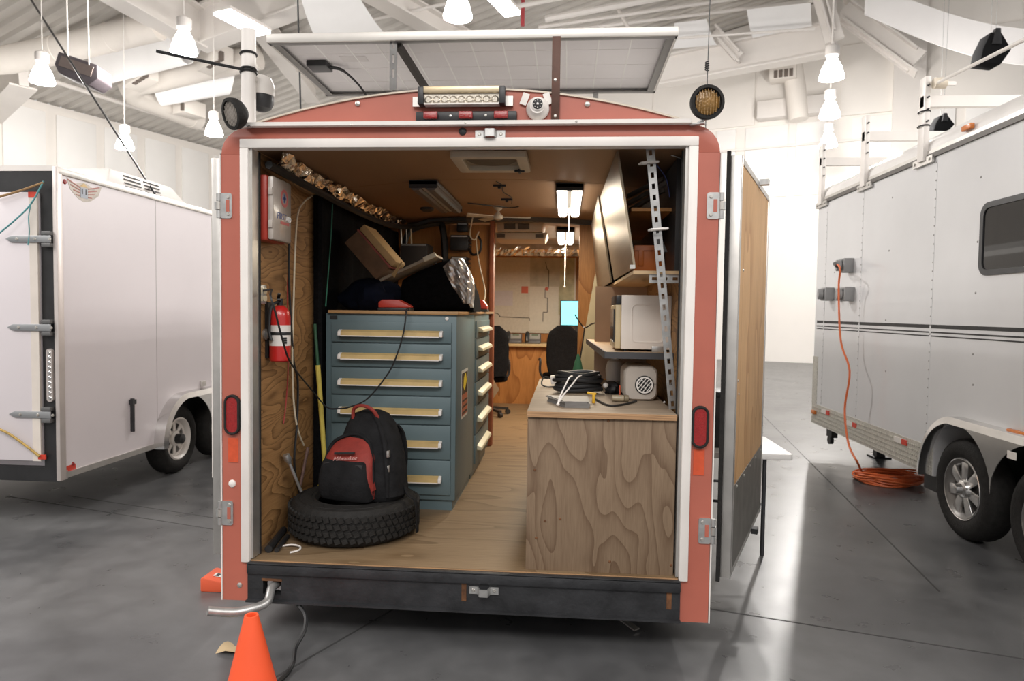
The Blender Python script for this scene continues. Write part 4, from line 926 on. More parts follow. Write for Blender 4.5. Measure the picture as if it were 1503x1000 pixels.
# slotted angles
def slotted(a, b, label, n=18, w=.042, fdir=(1, 0, 0)):
    a, b = V(a), V(b); L_ = (b-a).length; u = (b-a).normalized(); f = V(fdir); f = (f-u*f.dot(u)).normalized(); nrm = u.cross(f)
    t = thing('slotted_angle', label, 'steel angle', a)
    mb = MB(); sl = L_/n; s1, s2 = .26*sl, .74*sl; hw = w/2; sw = .0075
    def plate(u0, u1, f0, f1): mb.obox(a+u*((u0+u1)/2)+f*((f0+f1)/2), u, f, nrm, (u1-u0)/2, (f1-f0)/2, .0015)
    plate(0, L_, -hw, -sw); plate(0, L_, sw, hw)
    for k in range(n+1): plate(max(0, (k-.26)*sl), min(L_, (k+.26)*sl), -sw, sw)
    mb.build('slotted_face', m_galv, t)
    s = 1 if (nrm.y > 0) else -1
    MB().obox(a+u*(L_/2)+f*(hw-.001)+nrm*(s*.018), u, nrm, f, L_/2, .018, .0015).build('return_flange', m_galv, t)
    return t, u
top = C(954, 214, .12); bot = onC(990, 588); bot = C(988, 590, .2); bot.z = CZ+.002
sa, u = slotted(bot, C(954, 216, .14), 'long slotted steel angle leaning from the counter to the ceiling', 24)
for py, px in ((238, 957), (336, 971)):
    q = C(px, py, .125)
    MB().tube([q+V((.03, 0, .002)), q+V((0, -.008, 0)), q+V((-.05, -.004, -.004)), q+V((-.06, .02, -.006)), q+V((-.02, .03, 0)), q+V((.02, .02, .002))], .006, 6, True).build('cable_tie', m_white, sa)
slotted(C(953, 409, .25), V((1.09, .25, C(953, 409, .25).z)), 'short slotted steel angle fixed under the overhead cabinet', 3, .045, (0, 0, 1))
# ---- fan heater
q = onC(940, 589); hw = (C(966, 560, q.y).x-C(916, 560, q.y).x)/2; hx_ = C(941, 560, q.y).x; hh = C(941, 537, q.y).z-CZ
fh = thing('fan_heater', 'rounded grey fan heater with white grille on the counter', 'heater', (hx_, q.y+.15, CZ))
m_fh = mat('heater_shell', (.46, .41, .36), .45, 0, .05, 5)
rings = []
for d_, k in ((0, .88), (.012, .97), (.03, 1.0), (.26, 1.0), (.29, .93), (.30, .8)):
    rings.append([V((hx_+p[0]*k, q.y+d_, CZ+hh/2+p[1]*k)) for p in rrect(2*hw, hh, .045, 6)])
loft(MB(), rings).build('shell', m_fh, fh)
gc = V((hx_+.018, q.y-.002, CZ+hh*.46)); 
MB().lathe([(.052, 0), (.052, .003), (.045, .004)], gc, (0,-1,0), 28).build('grille_recess', m_black, fh)
gr = MB().lathe([(.039, 0), (.046, 0), (.046, .012), (.039, .012)], gc, (0,-1,0), 28, closed=True).build('grille_ring', m_white, fh)
dg = V((.6, 0, .8)); pg = V((-.8, 0, .6))
for k in range(-2, 3):
    o_ = k*.0155; L_ = math.sqrt(max(.041**2-o_**2, 1e-6)); MB().bar(gc+pg*o_-dg*L_+V((0,-.010,0)), gc+pg*o_+dg*L_+V((0,-.010,0)), .0042, .0042, up=(0,1,0)).build('grille_bar', m_white, gr)
for k in (-1, 1):
    o_ = k*.014; L_ = math.sqrt(.041**2-o_**2); MB().bar(gc+dg*o_-pg*L_+V((0,-.012,0)), gc+dg*o_+pg*L_+V((0,-.012,0)), .002, .003, up=(0,1,0)).build('grille_bar', m_white, gr)
MB().box(hx_+.07, hx_+hw-.004, q.y-.003, q.y+.02, CZ+hh*.485, CZ+hh*.5).build('seam', mat('heater_seam', (.2, .18, .16), .6), fh)
# ---- counter clutter
q = onC(848, 584); cr = C(886, 570, q.y+.16).x; cl = C(811, 570, q.y+.16).x; R_ = (cr-cl)/2; cc = V(((cr+cl)/2, q.y+.22, CZ))
t = thing('cable_coil', 'large black cable coil lying on the counter', 'cable coil', cc)
rnd = random.Random(5)
stack = V((cc.x-.01, cc.y, CZ))
for k in range(6):
    rr = R_-.012*(k % 3)-.01; z_ = .026+.019*k
    MB().tube([cc+V((rr*math.cos(a*math.pi/16)*(1+.02*math.sin(a*.7+k)), .62*rr*math.sin(a*math.pi/16), z_+.005*math.sin(a*.5+k))) for a in range(32)], .0125, 8, True).build('loop', m_cable, t)
for px, py in ((877, 553), (889, 566)):
    p = C(px, py, cc.y-.02); MB().lathe([(.0, -.016), (.014, -.012), (.018, 0), (.013, .013), (0, .017)], p, (0,-1,.3), 14).build('plug', m_white, t); MB().tube(smoothpts([p+V((.005, .015, 0)), p+V((.02, .02, -.02)), p+V((0, .03, -.05))]), .006, 6).build('plug_lead', m_cable, t)
q = onC(836, 592); 
t = thing('paper_stack', 'loose stack of grey papers under the cable coil', 'papers', (q.x, q.y+.1, CZ))
a, b = onC(800, 580), onC(866, 592)
for k in range(8):
    z_ = CZ+.001+.0042*k; s = rnd.uniform(-.008, .008)
    MB().add([(C(828, 590, .2).x+s, .16, z_), (C(864, 590, .2).x+s, .16, z_), (C(864, 590, .2).x+s, .40, z_), (C(800, 580, .4).x+s+.01, .40, z_), (C(828, 590, .2).x+s, .16, z_+.003), (C(864, 590, .2).x+s, .16, z_+.003), (C(864, 590, .2).x+s, .40, z_+.003), (C(800, 580, .4).x+s+.01, .40, z_+.003)], [(3,2,1,0),(4,5,6,7),(0,1,5,4),(1,2,6,5),(2,3,7,6),(3,0,4,7)]).build('sheet', mat('grey_paper', (.22, .21, .20), .6, 0, .1, 8), t)
q = onC(871, 592); t = thing('yellow_clamp', 'small yellow plastic clamp at the edge of the papers', 'clamp', (q.x, q.y, CZ)); m_ye = mat('clamp_yellow', (.70, .40, .02), .4)
MB().box(q.x-.007, q.x+.008, q.y-.01, q.y+.01, CZ, CZ+.05).build('stem', m_ye, t, bevel=.003); MB().bar(q+V((-.035, 0, .056)), q+V((.014, 0, .05)), .018, .012).build('jaw', m_ye, t, bevel=.003)
pa = [C(819, 593, .14), C(822, 583, .16), C(832, 562, .25), C(836, 555, .32), C(840, 553, .40)]; pb = [C(820, 592, .14), C(826, 582, .16), C(840, 565, .25), C(848, 555, .33), C(853, 552, .40)]
t = thing('rope_loop', 'knotted white cord draped over the cable coil and papers', 'cord', pa[0])
for P in (pa, pb): MB().tube(smoothpts([p+V((0, -.012, .004)) for p in P]), .0042, 6).build('strand', m_white, t)
MB().lathe([(0, -.009), (.008, -.004), (.009, .002), (0, .009)], pa[0]+V((0,-.012,0)), Z_, 10).build('knot', m_white, t)
p = onC(814, 570); t = thing('power_adapter', 'white wall adapter with grey lead behind the cable coil', 'adapter', (p.x, p.y+.1, CZ))
z_ = C(816, 566, p.y+.1).z
MB().obox((p.x+.01, p.y+.12, CZ+.045), (1, 0, .12), (0, 1, 0), (-.12, 0, 1), .038, .03, .028).build('adapter_body', m_white, t, bevel=.005)
MB().tube(smoothpts([(p.x-.02, p.y+.12, CZ+.05), (p.x-.07, p.y+.1, CZ+.06), (p.x-.085, p.y+.05, CZ+.02), (p.x-.05, p.y+.02, CZ+.006), (p.x, p.y+.03, CZ+.006)]), .005, 6).build('lead', m_cable, t)
p = onC(911, 591); t = thing('glass_jar', 'small clear jar lying beside the fan heater', 'jar', (p.x, p.y+.03, CZ)); m_jar = mat('jar_glass', (.34, .28, .19), .15, 0, .2, 20)
MB().cyl((p.x-.045, p.y+.03, CZ+.019), (p.x+.02, p.y+.03, CZ+.019), .018).build('glass', m_jar, t, bevel=.004); MB().cyl((p.x+.021, p.y+.03, CZ+.019), (p.x+.045, p.y+.03, CZ+.019), .019).build('lid', mat('jar_lid', (.20, .16, .10), .5), t, bevel=.003)
one(MB().cyl((p.x+.0, p.y+.06, CZ+.001), (p.x+.0, p.y+.075, CZ+.085), .0035, n=6), 'red_pencil', mat('pencil_red', (.45, .07, .02), .5), 'red pencil standing up behind the glass jar', 'pencil')
pipe('heater_cord', [onC(873, 588)+V((0,.02,.006)), onC(890, 596)+V((0,0,.006)), onC(905, 597)+V((0,0,.006)), onC(922, 594)+V((0,0,.006)), onC(934, 590.5)+V((0,0,.006))], .006, m_cable, 'black heater cord curving along the counter edge', 'cord')
p = onC(985, 575); pipe('grey_wire_loop', [V((1.08, .45, C(996, 552, .45).z)), C(988, 558, .4), C(983, 570, .38), C(984, 584, .32), onC(985, 590)+V((0, .02, .004))], .006, mat('grey_cable', (.12, .11, .10), .5), 'grey cable loop hanging behind the slotted steel angle', 'cable')
p = onC(975, 592); one(MB().lathe([(0, 0), (.006, .002), (.007, .006), (0, .012)], (p.x, p.y, CZ), Z_, 10), 'bottle_stopper', m_white, 'tiny white plastic cap lying on the counter', 'cap')
one(blob((C(901, 566, .7).x, .84, CZ), .045, .08, .075, 21, .12), 'cable_heap', m_cable, 'tangled black cable heap behind the glass jar', 'cable heap')
p = C(903, 547, 1.45); 
one(MB().lathe([(.045, 0), (.062, .02), (.068, .10), (.055, .15), (.03, .165), (.03, .18)], (p.x, 1.45, CZ), Z_, 24), 'plastic_jug', mat('jug_frosted', (.46, .43, .41), .35), 'frosted plastic jug under the microwave shelf', 'jug')
# ---- beyond the counter: leaning beige panel, cord, green pouch
def slabpoly(pts, y, th, nm, m, label, cat):
    P = [C(px, py, y) for px, py in pts]; n = len(P)
    return one(MB().add(P+[p+V((0, th, 0)) for p in P], [tuple(range(n-1, -1, -1)), tuple(range(n, 2*n))]+[(i, (i+1) % n, n+(i+1) % n, n+i) for i in range(n)]), nm, m, label, cat)
f0 = C(846, 600, 2.9)
slabpoly([(874, 400), (884, 470), (872, 560), (866, 625), (840, 625), (843, 568), (856, 500)], 2.93, .03, 'beige_panel', mat('beige_board', (.52, .44, .28), .6, 0, .08), 'beige panel leaning beside the doorway behind the counter', 'panel')
pipe('bungee_strap', [C(844, 462, 2.7), C(850, 472, 2.68), C(858, 481, 2.65), C(868, 476, 2.3), C(875, 474, 1.8)], .006, m_cable, 'black hooked cord stretched from the doorway to the shelf', 'cord')
pipe('pouch_rope', [C(858, 481, 2.65), C(855, 505, 2.65), C(851, 530, 2.65)], .006, m_cable, 'black cord hanging with the green pouch at its end', 'cord')
p = C(848, 557, 2.62); one(MB().lathe([(.008, .22), (.03, .15), (.05, .06), (.055, 0), (.02, -.01)], (p.x, 2.62, p.z), Z_, 14), 'green_pouch', mat('green_cloth', (.03, .13, .07), .8, 0, .15), 'dark green cloth pouch hanging behind the counter', 'pouch')

# ---- ceiling fittings
def onZ(px, py, z=2.56): return at(px, py, z=z)
a, b = onZ(668, 219), onZ(779, 242); xa, xb = at(677, 242, y=b.y).x, at(779, 242, y=b.y).x; ya, yb = b.y-.42, b.y
cz0 = 2.548
vt = thing('roof_vent', 'cream square roof vent with dark round opening in the plywood ceiling', 'vent', ((xa+xb)/2, (ya+yb)/2, cz0)); m_cr = mat('vent_cream', (.60, .52, .40), .5)
o_ = rrect(xb-xa, yb-ya, .02, 4, (xa+xb)/2, (ya+yb)/2); i_ = rrect(xb-xa-.12, yb-ya-.12, .02, 4, (xa+xb)/2, (ya+yb)/2)
MB().ring(o_, i_, (0, 0, cz0), X_, Y_, -Z_*.035).build('frame', m_cr, vt, bevel=.004)
MB().prism(i_, (0, 0, cz0-.006), X_, Y_, Z_*.006).build('screen', mat('vent_screen', (.34, .28, .21), .7), vt)
MB().lathe([(.145, 0), (.13, -.008), (.03, -.01)], ((xa+xb)/2, (ya+yb)/2-.02, cz0-.008), Z_, 28).build('fan_grille', mat('vent_dark', (.13, .10, .07), .7), vt)
kx = at(763, 232, y=yb-.05).x; MB().box(kx-.03, kx+.03, yb-.07, yb-.055, cz0-.045, cz0-.03).box(kx-.008, kx+.008, yb-.09, yb-.035, cz0-.05, cz0-.03).build('crank', m_plast, vt, bevel=.003)
def lightfix(name, c0, L_, w, on, label, cord=0, zc=2.55):
    t = thing('ceiling_light', label, 'light fixture', (c0[0], c0[1], zc), group='ceiling light fixtures in the trailer')
    y0, y1 = c0[1]-L_/2, c0[1]+L_/2; x = c0[0]
    MB().box(x-w/2, x+w/2, y0, y1, zc-.03, zc).build('base', mat('fixture_grey', (.15, .14, .13), .5), t, bevel=.004)
    for s in (-1, 1):
        MB().prism([(-.034, 0), (-.034, -.02), (-.02, -.034), (.02, -.034), (.034, -.02), (.034, 0)], (x+s*w*.28, y0+.012, zc-.03), X_, Z_, Y_*(L_-.024)).build('diffuser', mat('diffuser_lit', (1, .96, .9), .4, emit=9, emitc=(1, .93, .83)) if on else mat('diffuser_off', (.17, .15, .14), .4), t)
    for yy in (y0, y1-.012): MB().box(x-w/2, x+w/2, yy, yy+.012, zc-.05, zc-.0).build('end_plate', mat('fixture_black', (.04, .04, .04), .5) , t)
    MB().box(x-.012, x+.012, y0+.012, y1-.012, zc-.05, zc-.03).build('centre_rib', mat('fixture_rib', (.5, .48, .45), .4), t)
    if cord:
        MB().cyl((x, c0[1], zc-.075), (x, c0[1], zc-.075-cord), .004, n=6).build('pull_cord', m_white, t); MB().lathe([(0, 0), (.008, .006), (.006, .02), (0, .026)], (x, c0[1], zc-.075-cord-.02), Z_, 8).build('pull_knob', m_white, t)
    if on:
        l = bpy.data.lights.new('tube_glow', 'AREA'); l.shape = 'RECTANGLE'; l.size = w; l.size_y = L_; l.energy = on; l.color = (1, .86, .66)
        o = bpy.data.objects.new('tube_glow', l); o.location = (x, c0[1], zc-.09); col.objects.link(o)
p = onZ(837, 283, 2.48); lightfix('l', (p.x-.005, p.y+.6), 1.2, .185, 15, 'lit twin-tube ceiling light with pull cord above the counter aisle', .25, 2.545)
p = onZ(627, 283, 2.48); p2 = onZ(657, 311, 2.48); lightfix('l', ((p.x+p2.x)/2-.0, (p.y+p2.y)/2), 1.1, .19, 0, 'unlit twin-tube ceiling light over the drawer cabinets', 0, 2.545)
p = onZ(830, 343, 2.48); lightfix('l', (p.x, p.y+.6), 1.2, .185, 62, 'lit twin-tube ceiling light beyond the partition doorway', .5, 2.545)
# small fan
p = C(731, 319, 2.45); t = thing('ceiling_fan', 'small cream three-blade ceiling fan on a short rod', 'fan', (p.x, 2.45, p.z)); m_fc = mat('fan_cream', (.66, .58, .46), .45)
MB().cyl((p.x, 2.45, p.z+.03), (p.x, 2.45, 2.555), .008, n=8).build('rod', m_fc, t); MB().lathe([(.045, 0), (.03, -.025), (.012, -.04)], (p.x, 2.45, 2.56), Z_, 16).build('canopy', m_fc, t)
MB().lathe([(.01, -.025), (.04, -.015), (.045, .01), (.02, .035), (.01, .05)], (p.x, 2.45, p.z), Z_, 20).build('motor', m_fc, t)
for a_ in (8, 128, 205):
    d = V((math.cos(math.radians(a_)), math.sin(math.radians(a_)), 0)); s = V((-d.y, d.x, .25)).normalized()
    MB().add([V((p.x, 2.45, p.z))+d*u+s*w_+V((0,0,h_)) for h_ in (0, .005) for u, w_ in ((.03, -.02), (.27, -.035), (.28, .035), (.03, .02))], [(3,2,1,0),(4,5,6,7),(0,1,5,4),(1,2,6,5),(2,3,7,6),(3,0,4,7)]).build('blade', m_fc, t)
pipe('ceiling_wire', [V((-.30, 2.2, 2.548)), V((-.16, 2.25, 2.54)), V((-.05, 2.38, 2.545)), V((.03, 2.45, 2.55)), V((.10, 2.4, 2.55))], .005, m_cable, 'black wire stapled across the plywood ceiling to the fan', 'wire')
pipe('ceiling_wire', [V((.02, 1.35, 2.562)), V((.05, 1.5, 2.558)), V((.03, 1.75, 2.56)), V((.07, 2.0, 2.56)), V((.05, 2.3, 2.56))], .004, m_cable, 'thin dark wire running from the roof vent toward the fan', 'wire')
for (px, py), lb in (((733, 274), 'flat dark ceiling hook plate midway to the fan'), ((744, 294), 'flat dark ceiling hook plate nearest the fan')):
    q = onZ(px, py, 2.55); one(MB().box(q.x-.045, q.x+.045, q.y-.012, q.y+.012, 2.549, 2.563).box(q.x-.01, q.x+.01, q.y-.02, q.y+.02, 2.535, 2.55), 'hook_plate', m_black, lb, 'hook plate')
p = onZ(627, 306, 2.53); one(MB().lathe([(.06, 0), (.055, -.02), (.03, -.035), (.01, -.035)], (p.x, p.y, 2.535), Z_, 20), 'smoke_detector', mat('detector_dark', (.06, .055, .05), .5), 'dark round detector on the ceiling beside the unlit light', 'detector')
# ceiling air conditioner
x_ = C(763, 340, 3.35).x; t = thing('air_conditioner', 'cream ceiling air conditioner with shaded vent openings beyond the doorway', 'air conditioner', (x_, 3.5, 2.4)); m_ac = mat('ac_cream', (.52, .44, .33), .5)
MB().prism([(-.24, .10), (.24, .10), (.22, .0), (-.22, .0)], (x_, 3.35, 2.455), X_, Z_, Y_*.45).build('shroud', m_ac, t, bevel=.01)
for s in (-1, 1): MB().box(x_-.03+s*.068-.055, x_-.03+s*.068+.055, 3.335, 3.35, 2.475, 2.53).build('opening_shade', mat('ac_vent_shade', (.09, .07, .05), .6), t)  # dark boxes stand for the vent openings, their shade is in the colour
MB().prism([(-.27, .0), (.27, .0), (.24, -.07), (-.24, -.07)], (x_, 3.4, 2.452), X_, Z_, Y_*.45).build('lower_shroud', m_ac, t, bevel=.01)
for s in (-1, 1): MB().box(x_+s*.19-.04, x_+s*.19+.04, 3.39, 3.4, 2.40, 2.435).build('opening_shade', mat('ac_vent_shade', (0,0,0)), t)
# ---- office end
by = 6.72
a, b = C(720, 488, by), C(846, 379, by)
wb = thing('map_board', 'whiteboard covered with maps on the end wall of the trailer', 'map board', ((a.x+b.x)/2, by, a.z)); bw, bh = b.x-a.x, b.z-a.z
MB().box(a.x, b.x, by, by+.02, a.z, b.z).build('board', mat('board_white', (.66, .63, .56), .35, 0, .03, 4), wb)
def sheetmap(u0, u1, v0, v1, c, k, var=.12, sc=14):
    return MB().box(a.x+bw*u0, a.x+bw*u1, by-.001*k, by, a.z+bh*v0, a.z+bh*v1).build('map_sheet', mat('map_%d' % k, c, .5, 0, var, sc), wb)
sheetmap(.02, .98, .0, 1., (.62, .60, .53), 1, .06, 30); sheetmap(.80, .98, .25, 1., (.48, .47, .30), 2, .25, 9); sheetmap(.46, .81, .62, 1., (.46, .45, .37), 3, .16, 8); sheetmap(.46, .80, .04, .62, (.68, .67, .61), 4, .04, 30); sheetmap(.04, .26, .36, .56, (.58, .56, .60), 5, .04, 30)
m_mark = mat('map_red', (.62, .13, .07), .5)
MB().box(a.x+bw*.36, a.x+bw*.44, by-.007, by, a.z+bh*.53, a.z+bh*.62).build('red_marker', m_mark, wb); MB().lathe([(.03, 0), (.03, .003)], (a.x+bw*.66, by-.005, a.z+bh*.59), (0,-1,0), 5).build('red_marker', m_mark, wb); MB().box(a.x+bw*.0, a.x+bw*.045, by-.007, by, a.z+bh*.44, a.z+bh*.49).build('red_marker', m_mark, wb)
def mline(pts):
    for (u0, v0), (u1, v1) in zip(pts[:-1], pts[1:]): MB().bar((a.x+bw*u0, by-.006, a.z+bh*v0), (a.x+bw*u1, by-.006, a.z+bh*v1), .003, .009).build('route_line', m_black, wb)
mline([(.64, .95), (.66, .85), (.68, .84), (.68, .60), (.64, .59), (.64, .47), (.67, .47), (.67, .28), (.62, .28), (.62, .15)]); mline([(.02, .27), (.09, .25), (.11, .21), (.46, .20), (.46, .16)])
MB().box(a.x-.01, b.x+.02, by-.012, by+.02, b.z, b.z+.045).build('board_frame', m_plyp, wb)
rnd = random.Random(4); rows = []
fby = 5.2; zf0, zf1 = C(780, 376, fby).z, C(780, 358, fby).z
for k in range(46):
    x_ = -.80+1.85*k/45; rows.append([V((x_+rnd.uniform(-.01, .01), fby-.02-.05*math.sin(math.pi*j/4)+rnd.uniform(-.012, .012), min(zf0+(zf1-zf0)*j/4, cz(x_)-.024))) for j in range(5)])
one(MB().sheet(rows, .003), 'foil_valance', m_foil, 'crumpled foil strip across the office ceiling above the map board', 'insulation', smooth=False)
one(MB().box(-1.09, 1.09, by+.03, by+.06, DK, 2.50), 'end_panel', m_plyp, 'brown wooden panel closing the office end of the trailer', 'panel')
dz = C(770, 505, 6.05).z
dk = thing('office_desk', 'built-in wooden desk below the map board', 'desk', (.1, 6.3, DK))
MB().box(-1.05, 1.05, 6.0, by-.01, dz-.035, dz).build('desktop', mat('desk_top', (.52, .38, .20), .45, 0, .06), dk, bevel=.004); MB().box(-1.05, 1.05, 6.08, 6.10, DK, dz-.035).build('modesty_panel', m_plyp, dk)
for s in (-1.04, 1.02): MB().box(s, s+.02, 6.0, by-.01, DK, dz-.035).build('desk_side', m_plyp, dk)
def phone(px, label):
    p = C(px, 500, 6.2); t = thing('desk_phone', label, 'phone', (p.x, 6.25, dz), group='desk phones'); x_ = p.x
    MB().prism([(0, 0), (.16, 0), (.16, .12), (.13, .13), (0, .03)], (x_-.09, 6.14, dz), Y_, Z_, X_*.22).build('phone_body', mat('phone_grey', (.10, .10, .11), .4), t, bevel=.005)
    n = V((0, -.10, .13)).normalized()
    MB().obox((x_+.045, 6.225, dz+.095), X_, V((0, .8, .6)), V((0, -.6, .8)), .07, .055, .006).build('face_plate', mat('phone_silver', (.45, .46, .45), .35, .3), t)
    MB().obox((x_+.045, 6.243, dz+.118), X_, V((0, .8, .6)), V((0, -.6, .8)), .045, .018, .004).build('display', mat('phone_lcd', (.16, .20, .15), .3), t)
    MB().tube(smoothpts([(x_-.06, 6.13, dz+.03), (x_-.065, 6.16, dz+.10), (x_-.06, 6.24, dz+.145), (x_-.06, 6.29, dz+.13)]), .026, 10).build('handset', m_plast, t)
phone(752, 'dark desk phone near the end of the desk by the partition'); phone(780, 'dark desk phone nearer the bright monitor')
a, b = C(822, 479, 6.45), C(849, 441, 6.45)
mo = thing('monitor', 'computer monitor with bright cyan screen on the office desk', 'monitor', ((a.x+b.x)/2+.15, 6.45, dz))
b.x = a.x+.48
MB().box(a.x, b.x, 6.45, 6.48, a.z, b.z).build('bezel', m_plast, mo, bevel=.004); MB().box(a.x+.015, b.x-.015, 6.446, 6.45, a.z+.02, b.z-.015).build('screen', mat('screen_cyan', (.25, .85, .92), .3, emit=1.3, emitc=(.22, .80, .95)), mo)
MB().box((a.x+b.x)/2-.03, (a.x+b.x)/2+.03, 6.46, 6.50, dz, a.z+.05).build('stand', m_plast, mo); MB().box((a.x+b.x)/2-.11, (a.x+b.x)/2+.11, 6.38, 6.54, dz, dz+.012).build('foot', m_plast, mo)
def chair(px, y, label, rz):
    p = C(px, 520, y); t = thing('office_chair', label, 'chair', (p.x, y, DK), rz); T = lambda x, yy, z: V((x, yy, z))
    rows = []
    zb0 = .50; zb1 = C(px, 478, y-.2).z-DK
    rg = []
    for k in range(9):
        u = k/8; w_ = .42*(1-(abs(u-.45)/.62)**3*.55); rg.append([V((q.x, -.24+.04*math.sin(u*3)+q.y, zb0+(zb1-zb0)*u)) for q in sring(0, 0, 0, w_ if k < 8 else w_*.6, .075, 2.6, 24)])
    loft(MB(), rg).build('backrest', m_fab, t, world=False)
    loft(MB(), [sring(.42, 0, 0, .42, .42, 3.4), sring(.44, 0, 0, .47, .46, 3.4), sring(.48, 0, 0, .47, .46, 3.4), sring(.50, 0, 0, .43, .42, 3.4)]).build('seat', m_fab, t, world=False)
    MB().bar((0, -.2, .43), (0, -.25, .6), .06, .015).build('back_bar', m_plast, t, world=False); MB().cyl((0, 0, .08), (0, 0, .43), .028).build('gas_lift', m_plast, t, world=False)
    for k in range(5):
        d = V((math.cos(k*1.2566), math.sin(k*1.2566), 0)); MB().bar(V((0, 0, .10)), d*.28+V((0, 0, .07)), .045, .03).build('base_arm', m_plast, t, world=False)
        MB().cyl(d*.28+V((-d.y*.02, d.x*.02, .032)), d*.28+V((d.y*.02, -d.x*.02, .032)), .03, n=12).build('caster', m_plast, t, world=False)
    for s in (-1, 1): MB().tube(smoothpts([(s*.22, -.05, .44), (s*.27, -.05, .52), (s*.27, -.05, .66), (s*.27, .06, .68), (s*.27, .16, .66)]), .016, 8).build('armrest', m_plast, t, world=False)
chair(824, 5.35, 'black office chair facing the bright monitor', math.radians(6)); chair(715, 5.0, 'black office chair mostly hidden behind the partition post', math.radians(25))
q = C(731, 560, 3.3); one(MB().add([C(723, 555, 3.22), C(733, 572, 3.24), C(724, 585, 3.22), C(723, 555, 3.23), C(733, 572, 3.25), C(724, 585, 3.23)], [(0,1,2), (5,4,3), (0,3,4,1), (1,4,5,2), (2,5,3,0)]), 'hanging_paper', mat('tan_paper', (.55, .42, .27), .7), 'tan paper corner sticking out behind the partition post', 'paper')
# ================================================================== ON THE TRAILER ROOF AND REAR FACE
# solar panel
fy = .0; sa_, sb_ = at(391, 50, y=fy), at(996, 42, y=fy); szp = at(690, 57, y=fy).z; px0, px1 = sa_.x, sb_.x
yb_ = at(715, 140, z=szp).y
sp = thing('solar_panel', 'tilted solar panel in aluminium frame raised over the trailer roof', 'solar panel', ((px0+px1)/2, (fy+yb_)/2, szp-.05))
fr_h = .042; zA = szp+.0; zB = szp-.0
def spbox(x0, x1, y0, y1, z0, z1, nm, m, par=sp, bv=.002): return MB().box(x0, x1, y0, y1, zA+z0, zA+z1).build(nm, m, par, bevel=bv)
m_fr = mat('panel_frame', (.66, .63, .59), .4, .5, .06)
spbox(px0, px1, fy, fy+.012, 0, fr_h, 'frame_bar', m_fr); spbox(px0, px1, fy+.012, fy+.045, 0, .003, 'frame_flange', mat('panel_frame_dull', (.26, .25, .24), .5, .4, .06))
spbox(px0, px1, yb_-.012, yb_, 0, fr_h, 'frame_bar', m_fr); spbox(px0, px1, yb_-.045, yb_-.012, 0, .003, 'frame_flange', mat('panel_frame_dull', (0,0,0)))
for x_, s in ((px0, 1), (px1, -1)):
    spbox(min(x_, x_+s*.012), max(x_, x_+s*.012), fy+.012, yb_-.012, 0, fr_h, 'frame_bar', m_fr); spbox(min(x_+s*.012, x_+s*.05), max(x_+s*.012, x_+s*.05), fy+.045, yb_-.045, 0, .003, 'frame_flange', mat('panel_frame_dull', (0,0,0)))
bk = spbox(px0+.012, px1-.012, fy+.012, yb_-.012, .02, .032, 'backsheet', mat('backsheet', (.84, .81, .82), .5, 0, .04, 2))
cell_w = (px1-px0-.10)/12
for k in range(1, 12): spbox(px0+.05+cell_w*k-.003, px0+.05+cell_w*k+.003, fy+.045, yb_-.045, .0185, .02, 'cell_gap', mat('cell_gap', (.97, .95, .93), .5), bk, 0)
for k in (1, 2, 3): spbox(px0+.05, px1-.05, fy+(yb_-fy)*k/4-.002, fy+(yb_-fy)*k/4+.002, .0186, .02, 'cell_gap', mat('cell_gap2', (.90, .87, .87), .5), bk, 0)
q = at(470, 98, z=zA); spbox(q.x-.06, q.x+.05, q.y-.05, q.y+.06, -.012, .02, 'junction_box', m_plast, sp, .006)
for s in (0, .02): MB().tube(smoothpts([(q.x+.05, q.y+s, zA), (q.x+.12, q.y+.05+s, zA-.01), (q.x+.18, q.y+.25+s, zA-.08), (q.x+.2, q.y+.42+s, 2.74)]), .006, 6).build('lead', m_cable, sp)
q = at(520, 92, z=zA); spbox(q.x-.07, q.x+.07, q.y-.04, q.y+.04, .0188, .02, 'rating_label', mat('rating_label', (.70, .67, .67), .5), bk, 0)
# struts
a = at(815, 176, y=-.012); m_br = mat('brown_strap', (.085, .035, .022), .5, .2, .2, 15)
st_ = MB().box(a.x-.020, a.x+.020, -.014, -.008, a.z, zA+.0).build('strap', m_br, sp, bevel=.001)
for py in (117, 170): q = at(815, py, y=-.014); MB().lathe([(.009, 0), (.006, .005)], (q.x, -.014, q.z), (0,-1,0), 10).build('bolt', m_screw, st_)
a = at(577, 132, y=.02); mb = MB().box(a.x-.018, a.x-.006, .02, .024, a.z, zA).box(a.x+.006, a.x+.018, .02, .024, a.z, zA).box(a.x-.018, a.x-.015, .024, .05, a.z, zA)
for k in range(4): mb.box(a.x-.006, a.x+.006, .02, .024, a.z if k == 0 else a.z+.03+.07*k, min(zA, a.z+.06+.07*k) if k < 3 else zA)
mb.build('strut', mat('dull_galv', (.17, .165, .16), .5, .5, .2, 20), sp)
q = at(580, 60, y=.02); q2 = at(620, 130, z=zA-.2); MB().bar((a.x+.02, .04, zA-.01), (a.x+.17, yb_*.7, 2.75), .03, .03).build('brace', mat('dark_brace', (.08, .07, .065), .5, .4), sp)
for x_ in (px0+.35, px1-.35): MB().box(x_-.015, x_+.015, yb_-.03, yb_-.01, roofarc(x_), zA).build('rear_leg', m_galv, sp)
